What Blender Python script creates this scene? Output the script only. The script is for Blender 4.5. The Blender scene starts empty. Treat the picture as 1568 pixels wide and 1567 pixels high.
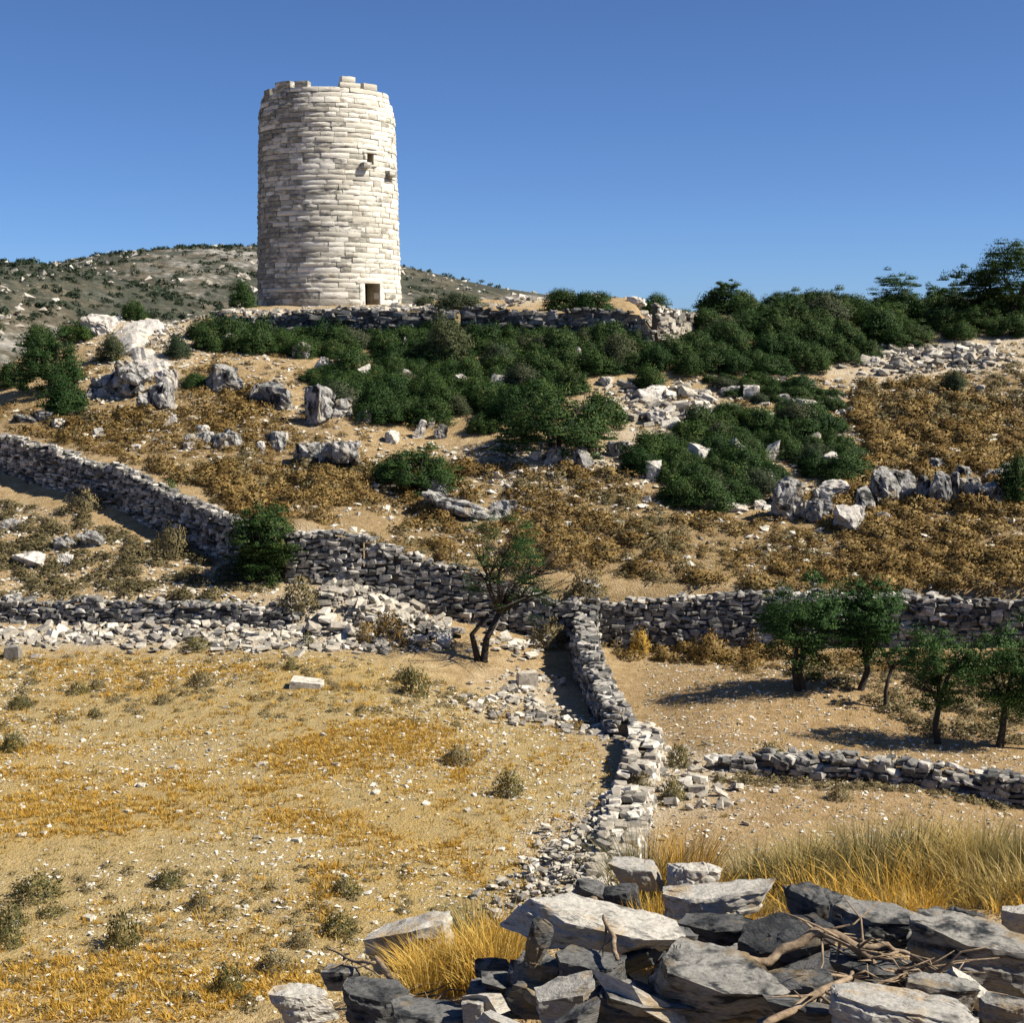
import bpy, bmesh, math, random
import numpy as np
from mathutils import Vector, Matrix, Euler, noise

# ------------------------------------------------------------------ camera, sky, sun, exposure
scene = bpy.context.scene
FPX, CX, CY, HORIZON = 2277.0, 784.0, 783.5, 520.0        # pinhole of the photograph (1568 px wide)
PITCH = math.atan((CY - HORIZON) / FPX)
cs, sn = math.cos(PITCH), math.sin(PITCH)
cam = bpy.data.cameras.new('camera')
cam.sensor_fit = 'HORIZONTAL'
cam.angle = 2 * math.atan(CX / FPX)
cam.clip_start, cam.clip_end = 0.1, 9000
camo = bpy.data.objects.new('camera', cam)
scene.collection.objects.link(camo)
camo.rotation_euler = (math.pi / 2 - PITCH, 0, 0)
scene.camera = camo

SUN_EL, SUN_AZ = math.radians(44), math.radians(102)       # azimuth from +Y (away from camera) towards +X
world = bpy.data.worlds.new('World')
scene.world = world
world.use_nodes = True
wn = world.node_tree.nodes
sky = wn.new('ShaderNodeTexSky')
sky.sky_type = 'NISHITA'
sky.sun_disc = False
sky.sun_elevation, sky.sun_rotation = SUN_EL, SUN_AZ
sky.altitude, sky.air_density, sky.dust_density, sky.ozone_density = 0, 0.52, 0.4, 10.0
wn['Background'].inputs['Strength'].default_value = 0.077
world.node_tree.links.new(sky.outputs[0], wn['Background'].inputs['Color'])
sun = bpy.data.lights.new('sun', 'SUN')
sun.energy, sun.angle, sun.color = 5.0, math.radians(0.53), (1.0, 0.92, 0.77)
suno = bpy.data.objects.new('sun', sun)
scene.collection.objects.link(suno)
sdir = Vector((math.sin(SUN_AZ) * math.cos(SUN_EL), math.cos(SUN_AZ) * math.cos(SUN_EL), math.sin(SUN_EL)))
suno.rotation_euler = sdir.to_track_quat('Z', 'Y').to_euler()
suno.location = (60, -20, 60)
scene.view_settings.view_transform = 'Standard'
scene.view_settings.look = 'None'
scene.view_settings.exposure = 0.75
scene.view_settings.gamma = 1.0
scene.view_settings.use_curve_mapping = False
scene.render.engine = 'CYCLES'
scene.cycles.use_denoising = True
scene.cycles.max_bounces = 3
scene.cycles.diffuse_bounces = 1
scene.cycles.transparent_max_bounces = 4

RND = random.Random(11)
NP = np.random.default_rng(11)
COL = scene.collection

# ------------------------------------------------------------------ tags
def tag(o, label=None, cat=None, group=None, kind=None):
    if label: o['label'] = label
    if cat: o['category'] = cat
    if group: o['group'] = group
    if kind or cat: o['kind'] = kind or 'thing'
    return o

def link(o, parent=None):
    COL.objects.link(o)
    if parent is not None: o.parent = parent
    return o

def empty(name, loc):
    o = bpy.data.objects.new(name, None)
    o.empty_display_size = 0.2
    o.location = loc
    return link(o)

def mk_mesh(name, V, F, mats=(), smooth=False, attrs=None, sharp=None, nrm=None):
    """V (n,3), F list of tuples or int array (m,k); attrs: name -> per-vertex floats"""
    me = bpy.data.meshes.new(name)
    V = np.asarray(V, dtype=np.float32)
    if isinstance(F, np.ndarray):
        m, k = F.shape
        me.vertices.add(len(V)); me.vertices.foreach_set('co', V.ravel())
        me.loops.add(m * k); me.loops.foreach_set('vertex_index', F.astype(np.int32).ravel())
        me.polygons.add(m)
        me.polygons.foreach_set('loop_start', np.arange(0, m * k, k, dtype=np.int32))
        me.update(calc_edges=True)
    else:
        me.from_pydata(V.tolist(), [], F)
        me.update()
    for mt in mats: me.materials.append(mt)
    if smooth: me.shade_smooth()
    else: me.shade_flat()
    if sharp is not None:
        me.shade_smooth(); me.set_sharp_from_angle(angle=math.radians(sharp))
    for nm, vals in (attrs or {}).items():
        a = me.attributes.new(nm, 'FLOAT', 'POINT')
        a.data.foreach_set('value', np.asarray(vals, dtype=np.float32))
    if nrm is not None:            # leaves shade with the roundness of their clump
        me.shade_smooth(); me.normals_split_custom_set_from_vertices(np.asarray(nrm, dtype=np.float32))
    return me

def obj(name, me, parent=None, loc=None):
    o = bpy.data.objects.new(name, me)
    if loc is not None: o.location = loc
    return link(o, parent)

# ------------------------------------------------------------------ 2-D value noise
def vnoise(x, y, scale, seed):
    r = np.random.default_rng(seed).random((257, 257))
    u, v = np.asarray(x) / scale, np.asarray(y) / scale
    i, j = np.floor(u).astype(int), np.floor(v).astype(int)
    fu, fv = u - i, v - j
    fu, fv = fu * fu * (3 - 2 * fu), fv * fv * (3 - 2 * fv)
    i, j = i % 256, j % 256
    return ((r[i, j] * (1 - fu) + r[i + 1, j] * fu) * (1 - fv) + (r[i, j + 1] * (1 - fu) + r[i + 1, j + 1] * fu) * fv) * 2 - 1

def fnoise(x, y, scale, seed, octs=3):
    s, a = 0, 1.0
    for k in range(octs):
        s = s + a * vnoise(x, y, scale / 2 ** k, seed + k); a *= 0.5
    return s

# ------------------------------------------------------------------ where things stand
def ray_z(py, Y):                       # height seen at image row py, at distance Y
    t = (CY - py) / FPX
    return Y * (t * cs - sn) / (cs + t * sn)

def col_x(px, Y, z):
    return (px - CX) / FPX * (Y * cs - z * sn)

def project(x, y, z):
    d = y * cs - z * sn
    return CX + FPX * x / d, CY - FPX * (y * sn + z * cs) / d

def line_xy(pts):                       # (px, Y) pairs near z = -8
    return [(col_x(px, Y, -8 if Y < 60 else (-3 if Y < 76 else 0)), Y) for px, Y in pts]

L_MID = line_xy([(425, 51.7), (530, 51.6), (640, 51.4), (760, 50.9), (880, 50.4), (1000, 50.1), (1170, 49.6), (1400, 48.6), (1568, 47.6), (1760, 46.6)])
L_UP = line_xy([(-120, 68), (0, 64.5), (100, 61.2), (200, 58.4), (300, 55.4), (380, 53.0), (450, 51.4)])
L_LOW = line_xy([(-120, 50.2), (200, 49.5), (320, 49.0), (420, 48.6), (520, 48.2), (560, 48.0)])
L_RIGHT = line_xy([(1080, 35.9), (1180, 35.6), (1330, 34.9), (1450, 34.2), (1568, 33.4), (1760, 32.4)])
L_PLAT = line_xy([(300, 84), (420, 82.6), (560, 81.6), (700, 81), (850, 80.4), (1000, 79.4)])

def sstep(t):
    t = np.clip(t, 0, 1)
    return t * t * (3 - 2 * t)

STEPS = [  # line, height, decay length, fade at start and end (m in x)
    (L_MID, 1.75, 14, 2.5, 4),
    (L_UP, 0.9, 10, 4, 2.0),
    (L_LOW, 0.65, 9, 4, 2.0),
    (L_RIGHT, 0.5, 8, 2.0, 4),
    (L_PLAT, 1.5, 60, 5.0, 1.2),
]
def steps(x, y):
    tot = np.zeros_like(np.asarray(x, dtype=float) + np.asarray(y, dtype=float))
    for ln, H, dec, f0, f1 in STEPS:
        lx, ly = [p[0] for p in ln], [p[1] for p in ln]
        yl = np.interp(x, lx, ly)
        dx = 0.5
        sl = (np.interp(x + dx, lx, ly) - np.interp(x - dx, lx, ly)) / (2 * dx)
        s = (y - yl) / np.sqrt(1 + sl * sl)
        w = sstep((x - lx[0] + f0 * .5) / f0) * sstep((lx[-1] + f1 * .5 - x) / f1)
        tot = tot + H * w * sstep(s / 0.5 + 0.35) * np.exp(-np.maximum(s, 0) / dec)
    return tot

CTRL = []
def cpx(px, py, Y):
    z = ray_z(py, Y); CTRL.append((col_x(px, Y, z), Y, z))
for Y, z in ((46, -9.75), (40, -10.05), (33, -10.2), (27, -10.3), (22, -10.35)):
    for px in (-300, 0, 300, 600): CTRL.append((col_x(px, Y, z), Y, z))
for Y, z in ((33, -10.3), (27, -10.4), (22, -10.4)):
    for px in (850, 1100, 1400, 1700): CTRL.append((col_x(px, Y, z), Y, z))
for a in [(820, 1010, 48), (800, 1100, 41.5), (1000, 1005, 49), (1200, 1010, 47.6), (1400, 1002, 47.2), (1568, 1005, 46.2), (1100, 1090, 40.6),
          (1250, 1040, 43.4), (1400, 1050, 43.0), (1568, 1060, 42.2), (1300, 1125, 39.2), (1500, 1145, 38.0), (1200, 1200, 34.2), (1500, 1240, 32.4),
          (600, 800, 56), (1000, 850, 53.4), (1400, 850, 53), (600, 700, 63), (800, 700, 63), (1000, 700, 63), (1400, 750, 59.5), (500, 610, 71),
          (900, 610, 71), (1300, 620, 70), (700, 540, 77.5), (1000, 545, 77), (1300, 560, 76), (1568, 522, 79), (1750, 500, 80), (1568, 800, 55), (1750, 800, 55),
          (1568, 650, 67), (1750, 640, 67), (100, 640, 68.5), (250, 650, 66.5), (400, 700, 62.5), (250, 565, 74), (200, 487, 82.5), (330, 486, 84.5), (60, 575, 76), (0, 606, 74),
          (-150, 640, 74), (0, 725, 63.4), (0, 800, 57.6), (200, 850, 53.6), (330, 892, 51), (100, 905, 50.8), (-150, 800, 57),
          (330, 482, 85.2), (420, 481, 83.6), (560, 481, 82.6), (700, 480, 82), (850, 477, 81.4), (960, 478, 80.6), (400, 474, 87), (505, 470, 91), (620, 468, 88), (800, 470, 85), (960, 474, 84), (1100, 480, 86), (1300, 480, 88), (1568, 470, 92)]:
    cpx(*a)
CTRL += [(-12, 112, 0.5), (5, 112, -.6), (20, 115, .5), (-34, 92, -6), (-45, 80, -7), (-40, 110, -14), (45, 112, 4), (62, 90, 4), (0, 165, -20), (-65, 160, -30), (65, 160, -8),
         (-70, 50, -9), (70, 45, -8), (-60, 20, -10.6), (60, 18, -10)]
for x, rows in {-6: ((2, -3), (5, -4.6), (8, -6.6), (12, -8.8), (16, -10)), -1.5: ((3, -2.3), (5, -2.85), (7, -3.35), (9, -5.2), (12, -7.8), (16, -9.8)),
                -3: ((4, -3.0), (6.5, -4.1), (9, -6.0)),
                .5: ((3, -2.1), (5, -2.6), (6.5, -2.9), (8, -3.25), (10, -4.8), (13, -8.0), (17, -10)), 2: ((3, -2), (5, -2.5), (7, -2.9), (8.5, -3.25), (10.5, -4.6), (13.5, -8), (18, -10.1)),
                4.5: ((4, -2.2), (8, -3.1), (10, -3.9), (12, -5.6), (15, -8.6), (19, -10.2)), 9: ((6, -2.5), (12, -4.9), (16, -8.6), (20, -10.3)),
                -20: ((4, -6), (12, -9.5)), 22: ((5, -3), (12, -6.5), (18, -9.8)), 0: ((-5, -1.8),), 30: ((-5, -1.8),), -30: ((-5, -6),)}.items():
    for y, z in rows: CTRL.append((x, y, z))
C = np.array(CTRL)
rhs_z = C[:, 2] - steps(C[:, 0], C[:, 1])
def tps_k(r2): return 0.5 * r2 * np.log(r2 + 1e-9)
n = len(C)
A = np.zeros((n + 3, n + 3))
A[:n, :n] = tps_k((C[:, None, 0] - C[None, :, 0]) ** 2 + (C[:, None, 1] - C[None, :, 1]) ** 2) + np.eye(n) * 0.6
A[:n, n:] = np.c_[np.ones(n), C[:, :2]]
A[n:, :n] = A[:n, n:].T
sol = np.linalg.solve(A, np.r_[rhs_z, 0, 0, 0])

GX0, GX1, GY0, GY1, GS = -75.0, 75.0, -8.0, 175.0, 0.25
gxs, gys = np.arange(GX0, GX1 + .01, GS), np.arange(GY0, GY1 + .01, GS)
HG = np.zeros((len(gxs), len(gys)))
for i0 in range(0, len(gxs), 40):
    X, Yg = np.meshgrid(gxs[i0:i0 + 40], gys, indexing='ij')
    h = sol[n] + sol[n + 1] * X + sol[n + 2] * Yg
    for k in range(n):
        h += sol[k] * tps_k((X - C[k, 0]) ** 2 + (Yg - C[k, 1]) ** 2)
    h += steps(X, Yg)
    rough = 0.35 + 0.65 * sstep((Yg - 49) / 5)
    h += rough * (0.16 * vnoise(X, Yg, 4.2, 3) + 0.09 * vnoise(X, Yg, 1.7, 4)) + 0.025 * vnoise(X, Yg, .7, 5)
    HG[i0:i0 + 40] = h

def gz(x, y):
    u = np.clip((np.asarray(x, dtype=float) - GX0) / GS, 0, len(gxs) - 1.001)
    v = np.clip((np.asarray(y, dtype=float) - GY0) / GS, 0, len(gys) - 1.001)
    i, j = u.astype(int), v.astype(int)
    a, b = u - i, v - j
    return (HG[i, j] * (1 - a) + HG[i + 1, j] * a) * (1 - b) + (HG[i, j + 1] * (1 - a) + HG[i + 1, j + 1] * a) * b

def pix(px, py, y0=12.0):
    """the ground point seen at a pixel of the photograph"""
    Y = np.arange(y0, 170, 0.1)
    z = ray_z(py, Y)
    x = col_x(px, Y, z)
    hit = np.nonzero(z < gz(x, Y))[0]
    k = hit[0] if len(hit) else int(np.argmin(z - gz(x, Y)))
    return float(x[k]), float(Y[k]), float(gz(x[k], Y[k]))

def at(px, Y):
    z = -5.0
    for _ in range(4):
        x = col_x(px, Y, z); z = float(gz(x, Y))
    return x, Y, z

def mppx(Y): return Y * 1.0 / FPX       # metres per photo pixel

def poly_world(pts): return np.array([pix(*p)[:2] for p in pts])

def in_poly(P, x, y):
    inside = np.zeros(len(x), bool)
    for (x0, y0), (x1, y1) in zip(P, np.roll(P, -1, 0)):
        c = ((y0 > y) != (y1 > y)) & (x < (x1 - x0) * (y - y0) / (y1 - y0 + 1e-12) + x0)
        inside ^= c
    return inside

def sample_poly(P, count, seed=None):
    out = []
    lo, hi = P.min(0), P.max(0)
    while sum(len(o) for o in out) < count:
        q = NP.uniform(lo, hi, (count * 4, 2))
        out.append(q[in_poly(P, q[:, 0], q[:, 1])])
    return np.concatenate(out)[:count]

# ------------------------------------------------------------------ materials
class NT:
    def __init__(s, name):
        s.m = bpy.data.materials.new(name); s.m.use_nodes = True
        s.t = s.m.node_tree; s.b = s.t.nodes['Principled BSDF']
        s.b.inputs['Specular IOR Level'].default_value = 0.15
    def n(s, typ, **kw):
        nd = s.t.nodes.new(typ)
        for k, v in kw.items(): setattr(nd, k, v)
        return nd
    def l(s, a, b): s.t.links.new(a, b)
    def pos(s):
        return s.n('ShaderNodeNewGeometry').outputs['Position']
    def noise(s, vec, scale, detail=4, rough=.6, dist=0.0):
        nd = s.n('ShaderNodeTexNoise'); nd.inputs['Scale'].default_value = scale
        nd.inputs['Detail'].default_value = detail; nd.inputs['Roughness'].default_value = rough; nd.inputs['Distortion'].default_value = dist
        s.l(vec, nd.inputs['Vector']); return nd.outputs['Fac']
    def ramp(s, fac, stops):
        r = s.n('ShaderNodeValToRGB')
        while len(r.color_ramp.elements) < len(stops): r.color_ramp.elements.new(.5)
        for e, (p, c) in zip(r.color_ramp.elements, stops):
            e.position = p; e.color = (*c, 1) if len(c) == 3 else c
        s.l(fac, r.inputs[0]); return r.outputs[0]
    def mix(s, fac, a, b, mode='MIX'):
        m = s.n('ShaderNodeMix', data_type='RGBA', blend_type=mode)
        for sock, v in ((m.inputs[0], fac), (m.inputs[6], a), (m.inputs[7], b)):
            if isinstance(v, (int, float)): sock.default_value = v
            elif isinstance(v, tuple): sock.default_value = (*v, 1)
            else: s.l(v, sock)
        return m.outputs[2]
    def math(s, op, a, b=0.0):
        m = s.n('ShaderNodeMath', operation=op)
        for sock, v in ((m.inputs[0], a), (m.inputs[1], b)):
            if isinstance(v, (int, float)): sock.default_value = v
            else: s.l(v, sock)
        return m.outputs[0]
    def attr(s, name): return s.n('ShaderNodeAttribute', attribute_name=name).outputs['Fac']
    def rand(s):       # one random number per object and per piece of a joined mesh
        return s.math('FRACT', s.math('ADD', s.n('ShaderNodeObjectInfo').outputs['Random'], s.attr('tint')))
    def bump(s, h, strength, dist):
        b = s.n('ShaderNodeBump'); b.inputs['Strength'].default_value = strength; b.inputs['Distance'].default_value = dist
        s.l(h, b.inputs['Height']); s.l(b.outputs[0], s.b.inputs['Normal'])
    def done(s, col, rough=.9):
        if col is not None: s.l(col, s.b.inputs['Base Color'])
        s.b.inputs['Roughness'].default_value = rough
        return s.m

def stone_mat(name, pal, grain=6.0, patch=1.2, dark=(.09, .09, .085), dark_amt=(.52, .72), warm=None, bump=(8, .6, .05), stretch=None):
    t = NT(name); p = t.pos()
    base = t.ramp(t.rand(), pal)
    pv = p
    if stretch:
        mp = t.n('ShaderNodeMapping'); mp.inputs['Scale'].default_value = stretch[0]; mp.inputs['Rotation'].default_value = stretch[1]
        t.l(p, mp.inputs['Vector']); pv = mp.outputs[0]
    n1 = t.noise(pv, patch, 3, .65, .3)
    m1 = t.ramp(n1, [(dark_amt[0], (0, 0, 0)), (dark_amt[1], (1, 1, 1))])
    c = t.mix(m1, base, dark)
    n2 = t.noise(pv, grain, 3, .7)
    c = t.mix(t.ramp(n2, [(.3, (.55, .55, .55)), (.7, (1.2, 1.2, 1.2))]), (0, 0, 0), c, 'MIX')
    if warm:
        n3 = t.noise(p, patch * .7, 3)
        c = t.mix(t.ramp(n3, [(.55, (0, 0, 0)), (.68, (.7, .7, .7))]), c, warm)
    h = t.noise(pv, bump[0], 4, .75)
    t.bump(h, bump[1], bump[2])
    return t.done(c, .92)

M = {}
M['wall'] = stone_mat('dry_stone', [(0, (.11, .11, .107)), (.35, (.23, .222, .208)), (.7, (.40, .375, .335)), (1, (.64, .605, .545))], 9, 3.4, (.045, .046, .046), (.50, .65), None, (10, .7, .04))  # dark patches deepen the crevice shade through the stone colour
M['wall_dark'] = stone_mat('shaded_wall_stone', [(0, (.08, .08, .08)), (.5, (.20, .195, .185)), (1, (.42, .40, .36))], 5, 1.8, (.04, .041, .042), (.46, .62), None, (8, .7, .06))  # darker copy of the wall stone, shade put into its colour
M['rubble'] = stone_mat('rubble_stone', [(0, (.20, .19, .175)), (.3, (.36, .325, .27)), (.7, (.54, .49, .41)), (1, (.74, .70, .62))], 9, 3.0, (.12, .115, .105), (.56, .74), None, (10, .5, .03))
M['lime'] = stone_mat('limestone', [(0, (.30, .295, .285)), (1, (.47, .455, .43))], 4.0, 2.2, (.035, .037, .038), (.47, .60), (.40, .33, .23), (5, 1.0, .16), ((1, 1, .7), (0, .4, 0)))
M['lime_pale'] = stone_mat('pale_limestone', [(0, (.50, .47, .43)), (1, (.66, .62, .56))], 4.0, 1.8, (.13, .125, .12), (.54, .70), (.50, .41, .29), (5, .8, .10))
M['schist'] = stone_mat('grey_schist', [(0, (.085, .087, .088)), (.6, (.17, .168, .163)), (1, (.33, .315, .285))], 42, 7.0, (.032, .035, .039), (.47, .62), (.26, .19, .10), (55, 1.0, .008), ((1, 1, 4), (.15, .2, 0)))  # darkened so the gaps of the heap hold shade in their colour
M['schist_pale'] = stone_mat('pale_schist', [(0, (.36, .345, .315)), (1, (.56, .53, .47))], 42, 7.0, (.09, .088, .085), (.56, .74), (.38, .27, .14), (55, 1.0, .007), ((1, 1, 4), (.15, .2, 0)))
M['bare'] = stone_mat('bare_limestone', [(0, (.58, .54, .48)), (1, (.68, .64, .57))], 3.0, 1.2, (.26, .24, .21), (.58, .78), (.52, .43, .31), (5, .7, .06))
M['pebble'] = stone_mat('pale_pebble', [(0, (.30, .27, .22)), (.25, (.48, .44, .36)), (.6, (.62, .575, .48)), (1, (.78, .74, .66))], 14, 4.0, (.22, .2, .17), (.60, .78), None, (14, .4, .01))
M['core'] = stone_mat('dark_filler', [(0, (.13, .11, .085)), (1, (.2, .17, .13))], 6, 2, (.05, .045, .04))

def leaf_mat(name, pal, trans=.25, wide=False):
    t = NT(name)
    c = t.ramp(t.rand(), pal)
    ob = t.ramp(t.n('ShaderNodeObjectInfo').outputs['Random'], [(0, (.58, .70, .62)), (.5, (.95, .97, .92)), (1, (1.5, 1.25, 1.05))] if wide else [(0, (.88, .88, .86)), (1, (1.1, 1.08, 1.04))])
    c = t.mix(1.0, c, ob, 'MULTIPLY')
    t.l(c, t.b.inputs['Base Color']); t.b.inputs['Roughness'].default_value = .65
    tr = t.n('ShaderNodeBsdfTranslucent'); t.l(c, tr.inputs['Color'])
    mx = t.n('ShaderNodeMixShader'); mx.inputs[0].default_value = trans
    t.l(t.b.outputs[0], mx.inputs[1]); t.l(tr.outputs[0], mx.inputs[2])
    t.l(mx.outputs[0], t.t.nodes['Material Output'].inputs['Surface'])
    return t.m
M['mastic'] = leaf_mat('mastic_leaf', [(0, (.013, .035, .009)), (.5, (.027, .063, .014)), (.88, (.056, .101, .025)), (.985, (.09, .12, .038)), (1, (.15, .09, .04))], .15, True)
M['grey_leaf'] = leaf_mat('grey_green_leaf', [(0, (.035, .055, .028)), (.7, (.07, .095, .05)), (1, (.13, .12, .075))], .25, True)
M['olive'] = leaf_mat('tree_leaf', [(0, (.018, .05, .013)), (.6, (.038, .09, .023)), (1, (.09, .15, .045))], .25)
M['hill_scrub'] = leaf_mat('hill_scrub_leaf', [(0, (.016, .032, .018)), (.6, (.03, .05, .026)), (1, (.06, .075, .04))])
M['phrygana'] = leaf_mat('dry_cushion', [(0, (.10, .062, .019)), (.45, (.20, .127, .040)), (.8, (.30, .205, .075)), (1, (.25, .20, .095))], .12)
M['thyme'] = leaf_mat('grey_cushion', [(0, (.095, .080, .038)), (.6, (.165, .138, .066)), (1, (.24, .195, .11))], .15)
M['gold'] = leaf_mat('golden_grass', [(0, (.38, .215, .03)), (.5, (.52, .315, .05)), (1, (.58, .42, .13))], .3)
M['straw'] = leaf_mat('straw_grass', [(0, (.20, .155, .05)), (.3, (.34, .25, .08)), (.7, (.47, .345, .12)), (1, (.56, .44, .20))], .3)
M['broom'] = leaf_mat('broom_twig', [(0, (.055, .06, .022)), (.6, (.13, .12, .045)), (1, (.26, .21, .08))], .2)

t = NT('bark'); p = t.pos()
M['bark'] = t.done(t.ramp(t.noise(p, 14, 4), [(.3, (.02, .018, .016)), (.7, (.065, .055, .046))])); 
t = NT('dead_wood'); p = t.pos()
nz = t.noise(p, 22, 5, .65); M['wood'] = t.done(t.ramp(nz, [(.3, (.10, .075, .05)), (.52, (.25, .185, .125)), (.75, (.42, .34, .25))])); 
t.bump(nz, .8, .01)

# ground: bare earth with zones (dry grass field / pale scree / reddish terrace soil)
t = NT('earth'); p = t.pos()
nA, nB, nC = t.noise(p, .35, 3, .6), t.noise(p, 2.2, 4, .7), t.noise(p, 17, 3, .75)
earth = t.ramp(nB, [(.3, (.29, .195, .095)), (.5, (.41, .295, .155)), (.7, (.53, .41, .245))])
field = t.ramp(nB, [(.3, (.32, .235, .105)), (.5, (.41, .315, .15)), (.72, (.50, .40, .215))])
ochre = t.ramp(nC, [(.3, (.36, .225, .06)), (.7, (.50, .34, .10))])
pale = t.ramp(nC, [(.3, (.42, .34, .23)), (.6, (.60, .52, .40)), (.8, (.68, .62, .52))])
red = t.ramp(nB, [(.3, (.28, .185, .085)), (.7, (.45, .32, .17))])
c = t.mix(t.attr('field'), earth, field)
c = t.mix(t.math('MULTIPLY', t.attr('brush'), .6), c, t.ramp(nC, [(.3, (.12, .08, .036)), (.5, (.21, .145, .07)), (.72, (.36, .27, .15))]))
oc = t.math('MULTIPLY', t.math('MULTIPLY', t.attr('ochre'), .75), t.ramp(t.noise(p, 1.1, 3, .75), [(.38, (0, 0, 0)), (.62, (1, 1, 1))]))
c = t.mix(oc, c, ochre)
c = t.mix(t.attr('red'), c, red)
pl = t.math('MULTIPLY', t.attr('pale'), t.ramp(nA, [(.3, (.35, .35, .35)), (.6, (1, 1, 1))]))
c = t.mix(pl, c, pale)
vor = t.n('ShaderNodeTexVoronoi', feature='F1'); vor.inputs['Scale'].default_value = 7.5; t.l(p, vor.inputs['Vector'])
peb = t.ramp(vor.outputs['Distance'], [(.10, (1, 1, 1)), (.2, (0, 0, 0))])
pk = t.math('MULTIPLY', peb, t.ramp(t.noise(p, 1.3, 3), [(.45, (0, 0, 0)), (.6, (1, 1, 1))]))
c = t.mix(pk, c, (.62, .55, .43))
c = t.mix(t.ramp(nC, [(.33, (.75, .75, .75)), (.5, (0, 0, 0))]), c, (.20, .135, .07))
t.bump(t.math('ADD', nC, t.math('MULTIPLY', nB, 1.5)), .9, .10)
M['ground'] = t.done(c, .95)

# far hills: garrigue, rock and earth in patches
def hill_mat(name, sc, blue):
    t = NT(name); p = t.pos()
    a, b, d = t.noise(p, .018 * sc, 4, .62, .3), t.noise(p, .09 * sc, 4, .75), t.noise(p, .45 * sc, 4, .75)
    soil = t.ramp(d, [(.3, (.05, .045, .032)), (.5, (.095, .084, .06)), (.72, (.19, .168, .13))])
    rock = t.ramp(d, [(.38, (.12, .115, .10)), (.5, (.27, .255, .23)), (.66, (.52, .49, .45))])
    green = t.ramp(d, [(.3, (.026, .032, .026)), (.6, (.06, .064, .046)), (.75, (.15, .14, .11))])
    c = t.mix(t.ramp(t.math('ADD', t.math('MULTIPLY', a, .5), t.math('MULTIPLY', b, .5)), [(.47, (0, 0, 0)), (.54, (1, 1, 1))]), soil, rock)
    c = t.mix(t.ramp(t.math('ADD', t.math('MULTIPLY', t.noise(p, .025 * sc, 5, .6), .55), t.math('MULTIPLY', b, .45)), [(.455, (0, 0, 0)), (.515, (.92, .92, .92))]), c, green)
    t.bump(d, .8, .8)
    return t.done(c, .95)
M['hill'] = hill_mat('garrigue_hill', 1.0, 0)

# ------------------------------------------------------------------ the ground
def graded(lo, hi, step, far, grow=1.45):
    a = list(np.arange(lo, hi + .001, step))
    d = step; v = hi
    while v < far: d *= grow; v += d; a.append(v)
    d = step; v = lo; pre = []
    lofar = -far
    while v > lofar: d *= grow; v -= d; pre.append(v)
    return np.array(pre[::-1] + a)
xs = graded(-46, 46, .4, 4000)
ys = np.concatenate([np.arange(-8, 98, .35), 98 + np.cumsum(1.0 * 1.12 ** np.arange(0, 56))])
ys = np.concatenate([[-2000, -400, -80, -25], ys])
X, Yg = np.meshgrid(xs, ys, indexing='ij')
Z = gz(X, Yg)
out = np.maximum.reduce([np.abs(X) - 75, Yg - 175, -8 - Yg, np.zeros_like(X)])
wout = sstep(out / 160)
Z = Z * (1 - wout) + (-34 + 3 * fnoise(X, Yg, 300, 9)) * wout
nx, ny = X.shape
idx = np.arange(nx * ny).reshape(nx, ny)
Fq = np.stack([idx[:-1, :-1], idx[1:, :-1], idx[1:, 1:], idx[:-1, 1:]], -1).reshape(-1, 4)
PXg, PYg = project(X, np.maximum(Yg, 1.0), Z)
P_FIELD = poly_world([(-300, 1000), (300, 1000), (560, 1010), (800, 1085), (900, 1110), (960, 1200), (900, 1330), (760, 1410), (600, 1566), (-300, 1566)])
P_REDT = poly_world([(985, 1010), (1170, 1010), (1568, 1005), (1700, 1010), (1700, 1290), (1100, 1330), (1000, 1250), (985, 1130), (950, 1050)])
def soft(P, w=1.5):
    """soft mask of a plan polygon"""
    m = np.zeros_like(X); k = 0
    for dx, dy in ((0, 0), (w, 0), (-w, 0), (0, w), (0, -w), (w * .7, w * .7), (-w * .7, w * .7), (w * .7, -w * .7), (-w * .7, -w * .7)):
        q = in_poly(P, (X + dx + .8 * vnoise(X, Yg, 2.5, 21)).ravel(), (Yg + dy + .8 * vnoise(X, Yg, 2.5, 22)).ravel()).reshape(X.shape)
        m += q; k += 1
    return m / k
A_field = soft(P_FIELD)
P_OCH = [poly_world(q) for q in ([(-300, 1130), (60, 1140), (330, 1180), (360, 1230), (250, 1270), (-300, 1330)], [(340, 1160), (600, 1100), (760, 1130), (700, 1230), (560, 1330), (420, 1290)],
                                 [(480, 1330), (700, 1290), (760, 1380), (640, 1440), (480, 1440)], [(40, 1010), (520, 1020), (560, 1060), (60, 1060)], [(0, 1480), (420, 1430), (520, 1500), (300, 1566), (0, 1566)])]
A_ochre = np.clip(sum(soft(P, 1.0) for P in P_OCH) + .25 * A_field, 0, 1)
A_red = soft(P_REDT)
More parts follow.
